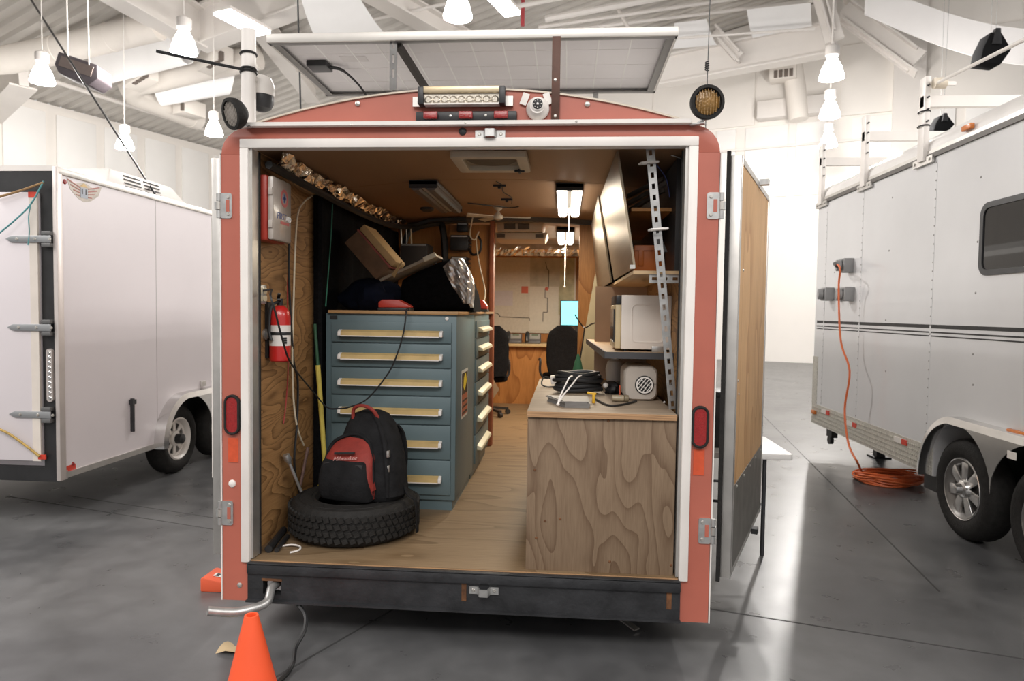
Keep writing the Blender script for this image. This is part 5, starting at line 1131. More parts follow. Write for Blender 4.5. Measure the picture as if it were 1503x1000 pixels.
# round work lights
def worklight(px, py, y, r, d, lens, label, foot):
    c = at(px, py, y=y); d = V(d).normalized(); t = thing('work_light', label, 'work light', c)
    MB().lathe([(r*.45, -r*.75), (r*.8, -r*.45), (r*.98, -.01), (r*1.02, .012), (r*1.0, .022), (r*.82, .024), (r*.80, .012), (r*.5, .006)], c, d, 32).build('housing', m_rub, t)
    ln = MB().lathe([(r*.80, .008), (r*.6, .014), (r*.3, .018), (.002, .019)], c, d, 28).build('lens', lens, t)
    x = d.cross(Z_).normalized(); u = x.cross(d)
    for k in range(-4, 5):
        o = k*r*.17; h = math.sqrt(max((r*.76)**2-o*o, 1e-6)); MB().bar(c+x*o-u*h+d*.0145, c+x*o+u*h+d*.0145, r*.05, .010, up=d).build('lens_rib', lens, ln)
    f = V(foot); MB().cyl(c-V((0,0,r*.9)), f, .008, n=8).build('stud', m_galv, t); MB().bar(f+V((-.03, .02, 0)), f+V((.03, -.01, 0)), .03, .006).build('mount', m_galv, t)
worklight(344, 167, -.105, .074, (-.55, -.8, -.28), mat('lens_clear', (.34, .31, .28), .2, .2, .15, 60, .3, 120), 'round black work light with pale lens at the mast corner', at(364, 186, y=-.03))
worklight(1037, 151, -.05, .078, (.12, -1, -.05), mat('lens_amber', (.24, .13, .035), .2, .1, .3, 30, .3, 90), 'round black work light with amber lens at the door side corner', at(1024, 182, y=-.03))
# dome security camera
c = at(789, 158, y=-.03); t = thing('dome_camera', 'small white dome camera taped to the trailer fascia', 'camera', c)
MB().lathe([(.054, 0), (.056, .008), (.05, .03), (.036, .045), (.034, .056)], (c.x, -.002, c.z), (0,-1,0), 28).build('dome', m_white, t)
MB().lathe([(.029, 0), (.031, .010), (.026, .012)], (c.x+.002, -.056, c.z+.008), (0,-1,-.1), 24).build('bezel', m_white, t); MB().lathe([(.024, 0), (.023, .004), (.008, .005)], (c.x+.002, -.068, c.z+.007), (0,-1,-.1), 20).build('lens_face', m_plast, t)
for k in range(8): a_ = k*math.pi/4; MB().lathe([(.003, 0), (.002, .002)], (c.x+.002+.017*math.cos(a_), -.073, c.z+.006+.017*math.sin(a_)), (0,-1,0), 8).build('led', m_alu, t)
MB().lathe([(.007, 0), (.005, .003)], (c.x+.002, -.074, c.z+.006), (0,-1,0), 12).build('lens', m_chrome, t)
for s, a_ in ((-1, .35), (1, -.35)): MB().obox((c.x+s*.055-.008, -.008, c.z+.048), (math.cos(a_), 0, math.sin(a_)*-1), Y_, (math.sin(a_), 0, math.cos(a_)), .016, .002, .028).build('tape', m_white, t)
# white mast with PTZ camera
c = at(365, 160, y=.22); t = thing('camera_mast', 'white pipe mast strapped with black ties at the roof corner', 'mast', (c.x, .22, 2.45))
MB().cyl((c.x, .22, 2.548), (c.x, .22, at(365, 44, y=.22).z), .037, n=20).build('pipe', m_white, t)
for py in (80, 103, 107): q = at(365, py, y=.22); MB().tube([(c.x+.040*math.cos(a_*math.pi/10), .22+.040*math.sin(a_*math.pi/10), q.z+.004*math.cos(a_*math.pi/10+1)) for a_ in range(20)], .006, 6, True).build('tie', m_cable, t)
a, b = at(356, 102, y=.18), at(229, 75, y=-.05); MB().cyl(a, b, .008, n=8).build('side_rod', m_cable, t)
MB().box(c.x-.05, c.x+.055, .16, .28, 2.54, 2.566).build('mast_bracket', m_galv, t)
p = at(384, 138, y=.34); t = thing('ptz_camera', 'white and black ball camera behind the pipe mast', 'camera', (p.x, .34, p.z-.08))
MB().lathe([(.02, .10), (.05, .085), (.066, .05), (.07, .0), (.068, -.012)], (p.x, .34, p.z), Z_, 24).build('shell', m_white, t); MB().lathe([(.064, -.012), (.064, -.05), (.05, -.08), (.02, -.095)], (p.x, .34, p.z), Z_, 24).build('ball', m_plast, t)
MB().bar((p.x, .34, p.z+.05), (c.x, .22, p.z+.06), .03, .03).build('arm', m_white, t)
# antennas and guy wires
p = at(1037, 128, y=.3); t = thing('whip_antenna', 'thin whip antenna with spring coil behind the amber work light', 'antenna', (p.x, .3, 2.45))
zt = at(1040, 0, y=.3).z; MB().cyl((p.x, .3, 2.55), (p.x+.01, .3, zt+.4), .0022, n=6).build('whip', m_cable, t)
zc = at(1037, 97, y=.3).z; MB().tube([(p.x+.009*math.cos(k*.9), .3+.009*math.sin(k*.9), zc-.022+.0016*k) for k in range(28)], .003, 6).build('coil', m_cable, t)
MB().box(p.x-.03, p.x+.02, .27, .33, 2.525, 2.57).build('antenna_foot', m_black, t)
p = at(443, 120, y=1.1); one(MB().cyl((p.x, 1.1, 2.70), (p.x-.03, 1.1, at(438, -20, y=1.1).z), .006, n=8), 'radio_mast', m_cable, 'straight black whip antenna on the roof beyond the solar panel', 'antenna')
a, b = onR(42, -6, .05), at(227, 284, x=-3.38); one(MB().cyl(b, a, .010, .026, n=8), 'guy_rope', m_cable, 'dark rope slanting down to the white trailer roof edge', 'rope')
# bent exhaust pipe, drain cable
P = [V((hx+.012, .25, .268)), V((hx+.012, .03, .266)), V((hx+.006, -.03, .262)), at(392, 884, y=-.10), at(370, 894, y=-.16), at(345, 899, y=-.2), at(318, 898, y=-.24), at(305, 897, y=-.26)]
one(MB().tube(smoothpts(P), .0215, 14), 'bent_pipe', m_galv, 'bent galvanised pipe poking from the bumper hole', 'pipe')
pipe('floor_hose', [at(432, 860, y=.2), at(436, 884, y=.0), at(448, 903, y=-.05), at(447, 925, y=-.12), at(434, 950, y=-.2), at(431, 970, y=-.28), at(424, 985, z=.012), at(410, 1000, z=.012), at(385, 1020, z=.012)], .011, m_cable, 'black rubber hose dropping from the bumper to the floor', 'hose')
q = at(925, 915, y=.3); one(MB().bar(q+V((-.10, .1, .02)), q+V((.03, -.05, -.01)), .04, .008), 'hanging_plate', m_alu, 'small bent metal plate hanging beneath the bumper', 'plate')
# cone
c = at(369, 915, y=-.62); H_ = at(369, 903, y=-.62).z
cn = thing('traffic_cone', 'bright orange traffic cone standing before the left bumper end', 'cone', (c.x, -.62, 0)); m_cone = mat('cone_orange', (.90, .11, .035), .42, 0, .04, 5)
MB().lathe([(.135, .028), (.118, .03), (.030, H_-.01), (.028, H_), (.020, H_), (.020, H_-.03), (.10, .03)], (c.x, -.62, 0), Z_, 40).build('cone_body', m_cone, cn)
MB().prism(rrect(.33, .33, .04), (c.x, -.62, 0), X_, Y_, Z_*.03).build('base', m_cone, cn, bevel=.005)
q = at(325, 962, z=0); rows = [[V((q.x-.03+.05*j, q.y+.04*i, .005+.018*math.sin(j*1.2+i))) for j in range(4)] for i in range(4)]
one(MB().sheet(rows, .001), 'paper_scrap', mat('scrap_tan', (.55, .42, .25), .7), 'crumpled tan paper scrap on the floor behind the cone', 'paper')
q = at(313, 868, z=0); t = thing('wheel_chock', 'orange plastic wedge with a white label beside the trailer post', 'wedge', (q.x, q.y, 0))
MB().prism([(-.07, 0), (.12, 0), (.12, .05), (-.05, .085), (-.07, .08)], (q.x-.0, q.y-.02, 0), X_, Z_, Y_*.17).build('block', mat('chock_orange', (.75, .12, .05), .45), t, bevel=.008)
lb = MB().obox((q.x+.015, q.y+.05, .0755), (.17, 0, -.035), Y_, (.035, 0, .17), .032, .022, .001).build('chock_label', m_white, t); MB().obox((q.x+.005, q.y+.05, .0785), (.17, 0, -.035), Y_, (.035, 0, .17), .01, .018, .001).build('label_mark', m_black, lb)
# folding table and case
tz = .73
tb = thing('folding_table', 'white folding table with dark legs behind the plywood door', 'table', (1.7, 1.75, 0)); m_leg = mat('table_leg_grey', (.06, .06, .065), .4, .4)
MB().prism(rrect(.80, .70, .03, 4, 1.67, 1.77), (0, 0, tz-.04), X_, Y_, Z_*.04).build('tabletop', mat('table_white', (.80, .78, .76), .4), tb, bevel=.006)
for x_ in (1.36, 1.90):
    for y_ in (1.50, 2.05): MB().cyl((x_, y_, 0), (x_, y_, tz-.04), .014, n=12).build('leg', m_leg, tb)
MB().cyl((1.36, 1.50, .38), (1.90, 1.50, .36), .010, n=8).build('cross_bar', m_leg, tb); MB().cyl((1.36, 2.05, .38), (1.90, 2.05, .38), .010, n=8).build('cross_bar', m_leg, tb); MB().cyl((1.37, 1.50, .62), (1.50, 1.6, .36), .009, n=8).build('brace', m_leg, tb)
a, b = at(1045, 638, y=1.6), at(1063, 575, y=1.6)
cs = thing('equipment_case', 'black ribbed equipment case standing on the folding table', 'case', (1.42, 1.75, tz))
MB().box(1.30, b.x+.015, 1.58, 2.0, tz, b.z-.02).build('case_body', m_plast, cs, bevel=.01); MB().box(1.295, b.x+.02, 1.575, 2.005, b.z-.045, b.z).build('case_lid', m_plast, cs, bevel=.01)
for z_ in (.8, .9, 1.0): MB().lathe([(.006, 0), (.004, .004)], (b.x, 1.58, z_), (0,-1,0), 8).build('rivet', m_alu, cs)
pipe('table_cable', [V((1.24, 1.4, 1.25)), V((1.35, 1.45, 1.235)), V((1.44, 1.50, 1.19)), V((1.45, 1.555, 1.05)), V((1.45, 1.572, .96))], .008, m_cable, 'black cable running from the trailer side to the equipment case', 'cable')

# ================================================================== LEFT WHITE TRAILER
LXs, LY, LZ0, LZ1 = -3.35, 1.60, .335, 2.72
lt = thing('white_cargo_trailer', 'white enclosed cargo trailer with black rear frame and winged emblem', 'trailer', (-4.6, 4.4, 0))
m_lt = mat('white_aluminium_skin', (.75, .70, .725), .34, .0, .03, 1.2, coat=.2)
MB().box(-5.9, LXs-.30, LY+.05, 7.6, LZ0+.04, LZ1-.02).build('body', m_lt, lt, bevel=.01)
wy = at(258, 645, x=LXs).y+.10
MB().prism([(LY+.05, LZ0+.04), (wy-.41, LZ0+.04), (wy-.41, .50), (wy-.30, .70), (wy-.1, .80), (wy+.94, .80), (wy+1.14, .70), (wy+1.25, .50), (wy+1.25, LZ0+.04), (7.6, LZ0+.04), (7.6, LZ1-.02), (LY+.05, LZ1-.02)], (LXs-.30, 0, 0), Y_, Z_, X_*.30).build('side_skin', m_lt, lt)
MB().box(-5.92, LXs+.012, LY, LY+.06, LZ0-.01, LZ0+.06).build('bottom_trim', m_alu, lt); MB().box(LXs-.03, LXs+.014, LY, wy-.43, LZ0, LZ0+.045).build('bottom_rail', m_alu, lt); MB().box(LXs-.03, LXs+.014, wy+1.27, 7.6, LZ0, LZ0+.045).build('bottom_rail', m_alu, lt)
MB().box(LXs-.05, LXs+.016, LY, 7.6, LZ1-.05, LZ1).build('top_rail', m_alu, lt, bevel=.006)
MB().box(LXs-.02, LXs+.015, LY-.02, LY+.045, LZ0-.01, LZ1).build('corner_trim', mat('corner_alu', (.66, .60, .57), .4, .4), lt, bevel=.006)
MB().box(LXs-.125, LXs-.02, LY-.005, LY+.05, LZ0+.09, LZ1-.20).build('rear_post', m_black, lt); MB().box(-5.92, LXs-.02, LY-.005, LY+.05, LZ1-.20, LZ1-.03).build('rear_header', m_black, lt); MB().box(-5.92, LXs-.02, LY-.005, LY+.05, LZ0-.02, LZ0+.09).build('rear_sill', m_black, lt)
MB().box(-5.92, LXs, LY-.01, LY+.05, LZ1-.03, LZ1+.01).build('rear_cap', m_white, lt)
dx1 = at(58, 450, y=LY-.02).x; z0_, z1_ = at(40, 675, y=LY).z, at(40, 283, y=LY).z
ld = tag(MB().box(-5.8, dx1, LY-.03, LY+.02, z0_, z1_).build('rear_door', m_lt, lt, bevel=.004), 'white rear ramp door')
MB().box(dx1-.06, dx1+.004, LY-.036, LY-.02, z0_, z1_).build('door_edge', mat('door_edge_cream', (.70, .64, .58), .45), ld)
for py in (351, 481, 609):
    z_ = at(50, py, y=LY-.04).z; xa, xb = at(8+ (py-351)*.02, py, y=LY-.04).x, at(75, py, y=LY-.04).x
    hg = MB().prism([(0, 0), (.05, .024), (xb-xa, .028), (xb-xa, -.028), (.05, -.024)], (xa, LY-.036, z_), X_, Z_, -Y_*.010).build('strap_hinge', mat('hinge_zinc', (.40, .41, .42), .4, .7), lt, bevel=.003)
    for dz_ in (-.045, .045): MB().box(xb-.075, xb, LY-.05, LY-.005, z_+dz_-.015, z_+dz_+.015).build('hinge_knuckle', mat('knuckle_grey', (.16, .16, .16), .5, .5), hg, bevel=.004)
    for u in (.12, .30, .45): MB().lathe([(.012, 0), (.008, .008)], (xa+u*.8, LY-.046, z_), (0,-1,0), 10).build('bolt', m_screw, hg)
a, b = at(79, 590, y=LY-.01), at(79, 512, y=LY-.01)
tl = MB().prism(rrect(.05, b.z-a.z, .024, 6), ((LXs-.06), LY-.005, (a.z+b.z)/2), X_, Z_, -Y_*.02).build('tail_lamp', mat('lamp_clear', (.42, .38, .36), .3), lt)
for k in range(10): MB().lathe([(.016, 0), (.01, .006)], (LXs-.06, LY-.025, a.z+.03+(b.z-a.z-.06)*k/9), (0,-1,0), 10).build('led', m_chrome, tl)
q = at(48, 286, y=LY-.035); MB().box(q.x-.035, q.x+.03, LY-.038, LY-.028, q.z-.022, q.z+.022).build('reflector', m_redtape, lt); q = at(62, 671, y=LY-.035); MB().box(q.x-.03, q.x+.03, LY-.04, LY-.03, q.z-.018, q.z+.018).build('reflector', m_redtape, lt)
def sideL(px, py): return at(px, py, x=LXs)
q = sideL(100, 688); MB().box(LXs, LXs+.002, q.y-.03, q.y+.08, q.z-.022, q.z+.022).build('reflector', m_redtape, lt); q = sideL(95, 267); MB().lathe([(.02, 0), (.014, .008)], q, X_, 12).build('marker_lamp', m_redlens, lt); q = sideL(107, 681); MB().lathe([(.016, 0), (.01, .008)], q, X_, 12).build('marker_lamp', m_redlens, lt)
ys = sideL(229, 400).y; MB().box(LXs, LXs+.0015, ys-.003, ys+.003, LZ0+.05, LZ1-.05).build('panel_seam', mat('seam_grey', (.45, .42, .42), .5), lt)
a, b = sideL(192, 585), sideL(192, 634); hd_ = MB().box(LXs, LXs+.03, a.y-.012, a.y+.012, b.z, a.z).build('holdback', m_plast, lt, bevel=.004); MB().box(LXs, LXs+.04, a.y-.03, a.y+.02, a.z-.05, a.z-.01).build('holdback_catch', m_plast, hd_)
q = sideL(296, 563); MB().box(LXs, LXs+.03, q.y-.04, q.y+.04, q.z-.03, q.z+.03).build('side_lamp', m_alu, lt, bevel=.006)
# winged emblem
c = sideL(123, 283); em = tag(MB().prism([(-.19, .085), (-.10, .055), (-.03, .075), (.03, .075), (.10, .055), (.21, .085), (.17, .0), (.08, -.055), (0, -.075), (-.07, -.055), (-.15, .0)], (LXs, c.y, c.z), Y_, Z_, X_*.002).build('winged_emblem', mat('emblem_grey', (.52, .46, .40), .4, 0, .2, 30), lt), 'winged emblem decal')
for s in (-1, 1):
    for k in range(4): MB().bar((LXs+.003, c.y+s*.045, c.z+.035-.022*k), (LXs+.003, c.y+s*(.18-.03*k), c.z+.072-.034*k), .003, .009).build('wing_feather', mat('emblem_red', (.40, .16, .13), .5), em)
MB().box(LXs+.002, LXs+.004, c.y-.04, c.y+.04, c.z-.045, c.z+.035).build('emblem_shield', mat('emblem_blue', (.33, .36, .42), .4), em)
for s in (-1, 1): MB().box(LXs+.004, LXs+.005, c.y+s*.022-.006, c.y+s*.022+.006, c.z-.015, c.z+.028).build('emblem_bar', m_black, em)
MB().prism([(-.045, 0), (.045, 0), (.0, .03)], (LXs+.002, c.y, c.z+.045), Y_, Z_, X_*.002).build('emblem_crown', mat('emblem_gold', (.62, .42, .15), .4), em)
# wheels and fender
def wheel(par, c, ax, R, w, style):
    t = tyre_mesh(c, ax, R, R*.6, w).build('tyre', m_rub, par); ax = V(ax); c = V(c); f = c+ax*(w*.34)
    r = R*.6; m_w = m_white if style == 'spoke' else m_chrome
    if style == 'spoke':
        MB().lathe([(.76*r, -.036), (r-.03, -.03), (r-.022, .0), (r-.004, .02), (r+.012, .012), (r, 0), (r-.006, -.12), (r-.02, -.12), (r-.032, -.05), (.76*r, -.044)], f, ax, 40, closed=True).build('rim', m_white, t)
        MB().lathe([(.70*r, -.12), (.70*r, -.085), (.3*r, -.08)], f, ax, 28).build('brake_drum', m_black, t)
    else:
        MB().lathe([(r, 0), (r+.012, .012), (r-.004, .02), (r-.03, .0), (r-.05, -.04), (.02, -.045)], f, ax, 36, cap0=False).build('rim', mat('rim_barrel', (.20, .19, .18), .4, .6), t)
    x = V((0, 1, 0)); u = ax.cross(x)
    if style == 'spoke':
        for k in range(8):
            a_ = k*math.pi/4; d = x*math.cos(a_)+u*math.sin(a_); s = ax.cross(d)
            MB().prism([(-.020, .36*r), (.020, .36*r), (.024, .80*r), (-.024, .80*r)], f-ax*.043, s, d, ax*.008).build('spoke', m_white, t)
        MB().lathe([(.40*r, -.044), (.38*r, -.02), (.3*r, -.01), (.28*r, -.008)], f, ax, 24).build('hub_disc', m_white, t)
        MB().lathe([(.05, -.01), (.05, .05), (.035, .06)], f, ax, 18).build('hub', m_black, t)
    else:
        MB().lathe([(r-.02, -.005), (r+.012, .012), (r+.004, .022), (r-.016, .01)], f, ax, 36, closed=True).build('rim_lip', m_chrome, t)
        for k in range(7):
            a_ = k*2*math.pi/7+.2; d = x*math.cos(a_)+u*math.sin(a_); s = ax.cross(d)
            MB().prism([(-.030, .05), (.030, .05), (.046, r-.01), (-.046, r-.01)], f-ax*.02, s, d, ax*.024).build('spoke', m_w, t, bevel=.004)
        MB().lathe([(.07, -.02), (.065, .02), (.045, .03), (.035, .07), (.02, .075)], f, ax, 20).build('hub_cap', m_w, t)
wy = sideL(258, 645).y+.10; wx = LXs-.105
wheel(lt, (wx, wy, .342), (1, 0, 0), .342, .2, 'spoke'); wheel(lt, (wx, wy+.84, .342), (1, 0, 0), .342, .2, 'spoke')
def arc(cy, cz, R0, a0, a1, n=12): return [(cy+R0*math.cos(math.radians(a0+(a1-a0)*k/n)), cz+R0*math.sin(math.radians(a0+(a1-a0)*k/n))) for k in range(n+1)]
o_ = arc(wy, .36, .46, 184, 100)+arc(wy+.84, .36, .46, 80, -4); i_ = arc(wy, .36, .41, 184, 100)+arc(wy+.84, .36, .41, 80, -4)
rows = [[(LXs-.01, y_, z_), (LXs+.10, y_, z_-.0), (LXs+.115, yi, zi)] for (y_, z_), (yi, zi) in zip(o_, i_)]
MB().sheet(rows, .004).build('fender', m_chrome, lt)
MB().prism(arc(wy, .36, .42, 85, 18, 8)+[(wy+.42, .44)]+arc(wy+.84, .36, .42, 162, 95, 8)+[(wy+.82, .80), (wy+.02, .80)], (LXs+.10, 0, 0), Y_, Z_, X_*.006).build('fender_gusset', m_chrome, lt)
MB().box(LXs-.31, LXs-.295, wy-.43, wy+1.27, LZ0-.01, .82).build('wheel_well', m_black, lt)
MB().bar((-5.6, wy, .34), (wx, wy, .34), .08, .08).bar((-5.6, wy+.84, .34), (wx, wy+.84, .34), .08, .08).build('axle', m_black, lt)
wheel(lt, (-5.75, wy, .342), (-1, 0, 0), .342, .2, 'spoke')
# roof unit, ropes
q = at(165, 268, x=-3.9); ac = thing('roof_air_conditioner', 'low white slotted air conditioner on the white trailer roof', 'air conditioner', (-3.9, 3.0, LZ1))
a, b = at(137, 262, x=-3.75), at(215, 285, x=-3.75)
MB().add([(-4.2, 2.35, LZ1-.02), (-3.48, 2.35, LZ1-.02), (-3.48, 3.7, LZ1-.02), (-4.2, 3.7, LZ1-.02), (-4.15, 2.45, LZ1+.17), (-3.52, 2.45, LZ1+.17), (-3.52, 3.4, LZ1+.17), (-4.15, 3.4, LZ1+.17)], [(3,2,1,0),(4,5,6,7),(0,1,5,4),(1,2,6,5),(2,3,7,6),(3,0,4,7)]).build('shroud', m_white, ac, bevel=.015)
for k in range(4):
    for y0 in (2.62, 2.92): MB().box(-3.53, -3.482-.008*k, y0, y0+.24, LZ1+.035+.033*k, LZ1+.045+.033*k).build('slot_shade', m_black, ac)  # black boxes painted as the shade inside the open slots
pipe('teal_rope', [at(64, 266, y=LY-.05), at(45, 300, y=LY-.07), at(20, 325, y=LY-.09), at(-8, 348, y=LY-.1)], .006, mat('teal_rope', (.10, .30, .32), .7), 'teal rope tied to the white trailer corner hook', 'rope')
pipe('teal_rope', [at(46, 296, y=LY-.075), at(42, 318, y=LY-.08), at(43, 340, y=LY-.08), at(41, 360, y=LY-.08)], .004, mat('teal_rope', (0,0,0)), 'loose end of teal rope hanging over the upper strap hinge', 'rope')
pipe('tan_strap', [at(64, 268, y=LY-.05), at(30, 280, y=LY-.06), at(-8, 291, y=LY-.07)], .009, mat('strap_tan', (.32, .19, .08), .7), 'tan ratchet strap under the black header of the white trailer', 'strap')
pipe('yellow_strap', [at(58, 670, y=LY-.06), at(40, 656, y=LY-.06), at(15, 638, y=LY-.07), at(-8, 627, y=LY-.08)], .009, mat('strap_yellow', (.45, .30, .08), .7, 0, .3, 40), 'yellow bungee hooked low on the white trailer door', 'strap')

# ================================================================== RIGHT GREY-WHITE TRAILER
RX, RY1, RZ0, RZ1 = 3.55, 5.30, .365, 3.06
rt = thing('silver_white_trailer', 'glossy pale trailer with black stripes, dark window and diamond plate skirt', 'trailer', (4.8, 2.0, 0))
m_rt = mat('pale_glossy_skin', (.70, .70, .71), .22, .05, .05, 1.0, coat=.4)
yN = -1.2
MB().box(RX+.34, 5.95, yN, RY1, RZ0+.04, RZ1).build('body', m_rt, rt, bevel=.004)
rwy = at(1417, 733, x=RX).y
MB().prism([(RY1, RZ0), (rwy+.46, RZ0), (rwy+.46, .55), (rwy+.35, .78), (rwy+.12, .90), (rwy-1.04, .90), (rwy-1.27, .78), (rwy-1.38, .55), (rwy-1.38, RZ0), (yN-1, RZ0), (yN-1, RZ1), (RY1, RZ1)], (RX, 0, 0), Y_, Z_, X_*.34).build('side_skin', m_rt, rt)
rows = [[(RX-.01+.22*(1-math.cos(a_*math.pi/12)), y_, RZ1+.20*math.sin(a_*math.pi/12)) for y_ in (yN, RY1)] for a_ in range(7)]+[[(5.9, y_, RZ1+.26) for y_ in (yN, RY1)]]
MB().sheet(rows, .02).build('roof', mat('roof_white', (.74, .72, .70), .35, 0, .04), rt)
MB().box(RX-.018, RX+.002, yN, RY1, RZ1-.05, RZ1-.012).build('gutter_rail', mat('rail_dark', (.10, .09, .08), .5), rt); MB().box(RX-.014, RX, yN, RY1, RZ1-.012, RZ1+.02).build('gutter_rail', m_alu, rt)
m_dia = mat('diamond_plate', (.62, .60, .54), .35, .4, .2, 60, .4, 45)
MB().box(RX-.006, RX, rwy+.48, RY1, RZ0, RZ0+.24).build('skirt', m_dia, rt); MB().box(RX-.006, RX+.02, RY1-.14, RY1+.006, RZ0+.242, 1.18).build('corner_guard', m_dia, rt)
mb = MB(); rnd = random.Random(2)
for i in range(148):
    for j in range(5):
        y_ = rwy+.50+i*(RY1-rwy-.52)/148; z_ = RZ0+.03+j*.042
        mb.obox((RX-.008, y_+(j % 2)*.01, z_), (0, 1, 1 if (i+j) % 2 else -1), X_, (0, -1 if (i+j) % 2 else 1, 1), .011, .003, .003)
tag(mb.build('tread_bars', m_dia, rt, smooth=False), kind='stuff')
def sideR(px, py): return at(px, py, x=RX)
for px in (1210, 1262, 1367):
    y_ = sideR(px, 450).y; sm = MB().box(RX-.0025, RX, y_-.012, y_+.012, RZ0+.24, RZ1-.05).build('panel_seam', m_rt, rt)
    for k in range(32): MB().lathe([(.008, 0), (.004, .004)], (RX-.0025, y_, RZ0+.27+k*.075), (-1,0,0), 6).build('rivet', mat('rivet_grey', (.30, .29, .28), .5), sm)
for px, py in ((1310, 290), (1305, 368), (1300, 470), (1300, 545), (1440, 260), (1435, 355), (1432, 430), (1428, 520), (1428, 565), (1225, 400)):
    q = sideR(px, py); MB().lathe([(.010, 0), (.005, .005)], q, (-1,0,0), 8).build('rivet', mat('rivet_grey', (0,0,0)), rt)
y1_ = sideR(1199, 480).y
for (za, zb_) in ((1.585, 1.615), (1.545, 1.557), (1.515, 1.525)): MB().box(RX-.002, RX, yN, y1_, za, zb_).build('stripe', m_black, rt)
# window
wy0, wy1, wz0, wz1 = .45, sideR(1440, 350).y, 1.985, 2.515
wn = MB().ring(rrect(wy1-wy0, wz1-wz0, .09, 6, (wy0+wy1)/2, (wz0+wz1)/2), rrect(wy1-wy0-.08, wz1-wz0-.08, .06, 6, (wy0+wy1)/2, (wz0+wz1)/2), (RX-.014, 0, 0), Y_, Z_, X_*.016).build('window_frame', m_plast, rt)
MB().prism(rrect(wy1-wy0-.06, wz1-wz0-.06, .07, 6, (wy0+wy1)/2, (wz0+wz1)/2), (RX-.006, 0, 0), Y_, Z_, X_*.006).build('window_pane', mat('tinted_glass', (.012, .012, .013), .04, 0, .1, 3, spec=.7), wn)
# reflectors and markers
for i, (px, py) in enumerate(((1215, 606), (1254, 624), (1327, 649))):
    q = sideR(px, py); MB().box(RX-.016, RX-.006, q.y-.07, q.y+.02, q.z-.022, q.z+.026).build('reflector_red', m_redtape, rt); MB().box(RX-.016, RX-.006, q.y+.02, q.y+.16, q.z-.022, q.z+.026).build('reflector_white', m_white, rt)
m_amb = mat('amber_lens', (.62, .18, .03), .25, 0, .15, 50)
for px, py, w_ in ((1425, 187, .06), (1197, 605, .05), (1498, 637, .09)):
    q = sideR(px, py); x_ = RX if py > 300 else RX+.0; MB().box(x_-.04, x_-.004, q.y-w_, q.y+w_, q.z-.022, q.z+.022).build('amber_marker', m_amb, rt, bevel=.008)
# fender + wheels
rwy = sideR(1417, 733).y; rwx = RX+.02; RR = .38
wheel(rt, (RX+.06, rwy, RR), (-1, 0, 0), RR, .22, 'alloy'); wheel(rt, (RX+.06, rwy-.92, RR), (-1, 0, 0), RR, .22, 'alloy'); wheel(rt, (5.8, rwy, RR), (1, 0, 0), RR, .22, 'alloy')
MB().bar((5.8, rwy, RR), (RX+.06, rwy, RR), .08, .08).bar((5.8, rwy-.92, RR), (RX+.06, rwy-.92, RR), .08, .08).build('axle', m_black, rt)
o_ = arc(rwy, .40, .52, -4, 80)+arc(rwy-.92, .40, .52, 100, 184); i_ = arc(rwy, .40, .47, -4, 80)+arc(rwy-.92, .40, .47, 100, 184)
MB().sheet([[(RX, y_, z_), (RX-.10, y_, z_), (RX-.115, yi, zi)] for (y_, z_), (yi, zi) in zip(o_, i_)], .004).build('fender', m_chrome, rt)
MB().prism(arc(rwy, .40, .48, 95, 160, 8)+[(rwy-.46, .46)]+arc(rwy-.92, .40, .48, 20, 85, 8)+[(rwy-.92, .90), (rwy, .90)], (RX-.10, 0, 0), Y_, Z_, -X_*.006).build('fender_gusset', m_chrome, rt)
q = at(1483, 668, x=RX-.107); MB().box(RX-.110, RX-.106, q.y-.06, q.y+.03, q.z-.025, q.z+.025).build('fender_plate', m_white, rt)
MB().box(RX+.33, RX+.345, rwy-1.4, rwy+.48, RZ0-.02, .92).build('wheel_well', m_black, rt)
q = at(1222, 633, x=RX+.1); MB().box(RX+.05, RX+.12, q.y-.10, q.y+.05, .26, RZ0).cyl((RX+.06, q.y, .22), (RX+.10, q.y, .22), .05).build('stabiliser_jack', m_black, rt); MB().box(RX+.05, RX+.25, 2.55, 2.75, .22, RZ0).build('spring_hanger', m_black, rt)
MB().box(4.2, 4.3, 5.0, 5.1, .0, RZ0).box(4.15, 4.35, 4.95, 5.15, 0, .02).build('support_leg', m_black, rt)
# roof racks
for i, (px, py0) in enumerate(((1211, 212), (1274, 176), (1362, 118))):
    q = sideR(px, 240); y_ = (5.15, 3.98, 2.83)[i]; zt = 3.71
    rk = tag(MB().box(RX-.05, RX-.005, y_-.05, y_+.05, RZ1-.06, zt).build('rack_post', m_white, rt, bevel=.004), 'white roof rack post')
    MB().box(RX-.05, 5.8, y_-.03, y_+.03, 3.46, 3.55).build('rack_bar', m_white, rk); MB().box(5.7, 5.78, y_-.05, y_+.05, RZ1, 3.71).build('rack_upright', m_white, rk)
    MB().box(RX-.03, RX-.01, y_-.16, y_+.16, RZ1-.09, RZ1-.03).build('rack_foot', m_alu, rk)
    for s in (-.12, .12): MB().lathe([(.014, 0), (.010, .01)], (RX-.03, y_+s, RZ1-.06), (-1,0,0), 8).build('bolt', m_screw, rk)
    for k in range(4): MB().cyl((RX-.03, y_-.05, zt-.08-k*.1), (RX-.03, y_-.075, zt-.08-k*.1), .008, n=8).build('peg', m_black, rk)
a, b = at(1375, 122, x=RX+.02), at(1520, 50, y=.9); t = thing('awning_pole', 'slim white pole laid across the roof racks with a roller end', 'pole', a)
MB().cyl(a, b, .013, n=10).build('pole', m_white, t); MB().cyl(a+V((-.022, 0, 0)), a+V((.07, 0, .0)), .045, n=16).build('roller', mat('roller_cream', (.70, .62, .50), .5), t); MB().bar(a, a+V((.16, .02, -.0)), .02, .03).build('arm', m_white, t)
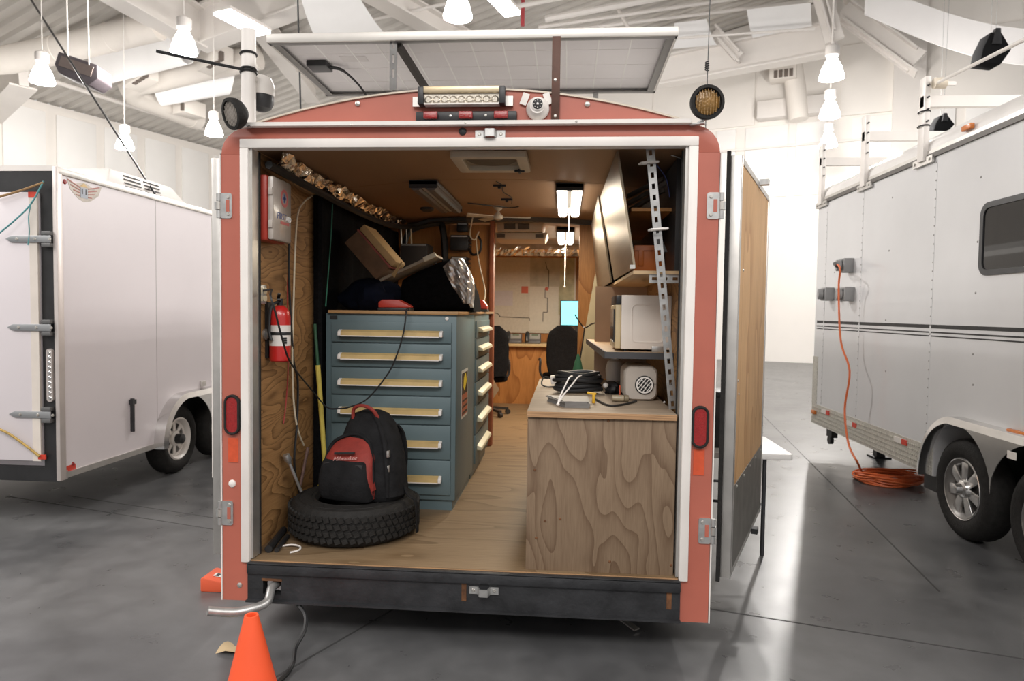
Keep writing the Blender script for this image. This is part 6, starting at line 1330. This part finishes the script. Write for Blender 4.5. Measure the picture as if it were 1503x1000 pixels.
for z_ in (3.30, 3.42): MB().tube([(RX-.03+.04*math.cos(k*math.pi/6), 2.83+.06*math.sin(k*math.pi/6), z_) for k in range(12)], .006, 6, True).build('strap_tie', m_black, bpy.data.objects['rack_post.002'])
# inlets
m_in = mat('inlet_grey', (.30, .30, .30), .5)
for k, (px, py) in enumerate(((1249, 390), (1221, 432), (1250, 432))):
    q = sideR(px, py); t = MB().box(RX-.10, RX, q.y-.075, q.y+.075, q.z-.075, q.z+.075).build('power_inlet', m_in, rt, bevel=.006)
    MB().cyl((RX-.10, q.y+.01, q.z), (RX-.15, q.y+.02, q.z), .06, n=18).build('inlet_cover', m_in, t); MB().box(RX-.102, RX-.10, q.y-.06, q.y-.02, q.z+.03, q.z+.06).build('inlet_plate', mat('inlet_dark', (.14, .14, .14), .5), t)
q = sideR(1235, 435); MB().box(RX-.06, RX, q.y-.03, q.y+.03, q.z-.05, q.z+.05).build('inlet_switch', mat('inlet_dark', (0,0,0)), rt)
# orange cord and pile
m_oc = mat('cord_orange', (.72, .16, .05), .45)
cp = at(1300, 708, z=0)
q = sideR(1249, 390); t = thing('extension_cord', 'orange extension cord plugged into the pale trailer and coiled on the floor', 'cord', (cp.x, cp.y, 0))
P = [V((RX-.16, q.y+.02, q.z+.02)), at(1233, 394, x=RX-.22), at(1231, 425, x=RX-.20), at(1234, 500, x=RX-.18), at(1247, 545, x=RX-.17), at(1240, 600, x=RX-.18), at(1245, 650, x=RX-.2), at(1258, 678, x=RX-.22), at(1268, 695, z=.03), at(1290, 702, z=.03)]
MB().tube(smoothpts(P), .0105, 8).build('drop', m_oc, t); MB().cyl(P[0], P[0]+(P[1]-P[0])*.5, .022, n=10).build('plug', m_plast, t)
rnd = random.Random(8)
pc = V((cp.x+.02, cp.y, 0))
for k in range(16):
    rx_, ry_ = rnd.uniform(.22, .36), rnd.uniform(.14, .26); ox, oy, ph = rnd.uniform(-.05, .05), rnd.uniform(-.05, .05), rnd.uniform(0, 6); zz_ = .011+.0055*k
    MB().tube([pc+V((ox+rx_*math.cos(a_*.2094), oy+ry_*math.sin(a_*.2094), max(.011, zz_+.02*math.sin(a_*.42+ph)))) for a_ in range(30)], .0095, 6, True).build('coil_loop', m_oc, t)
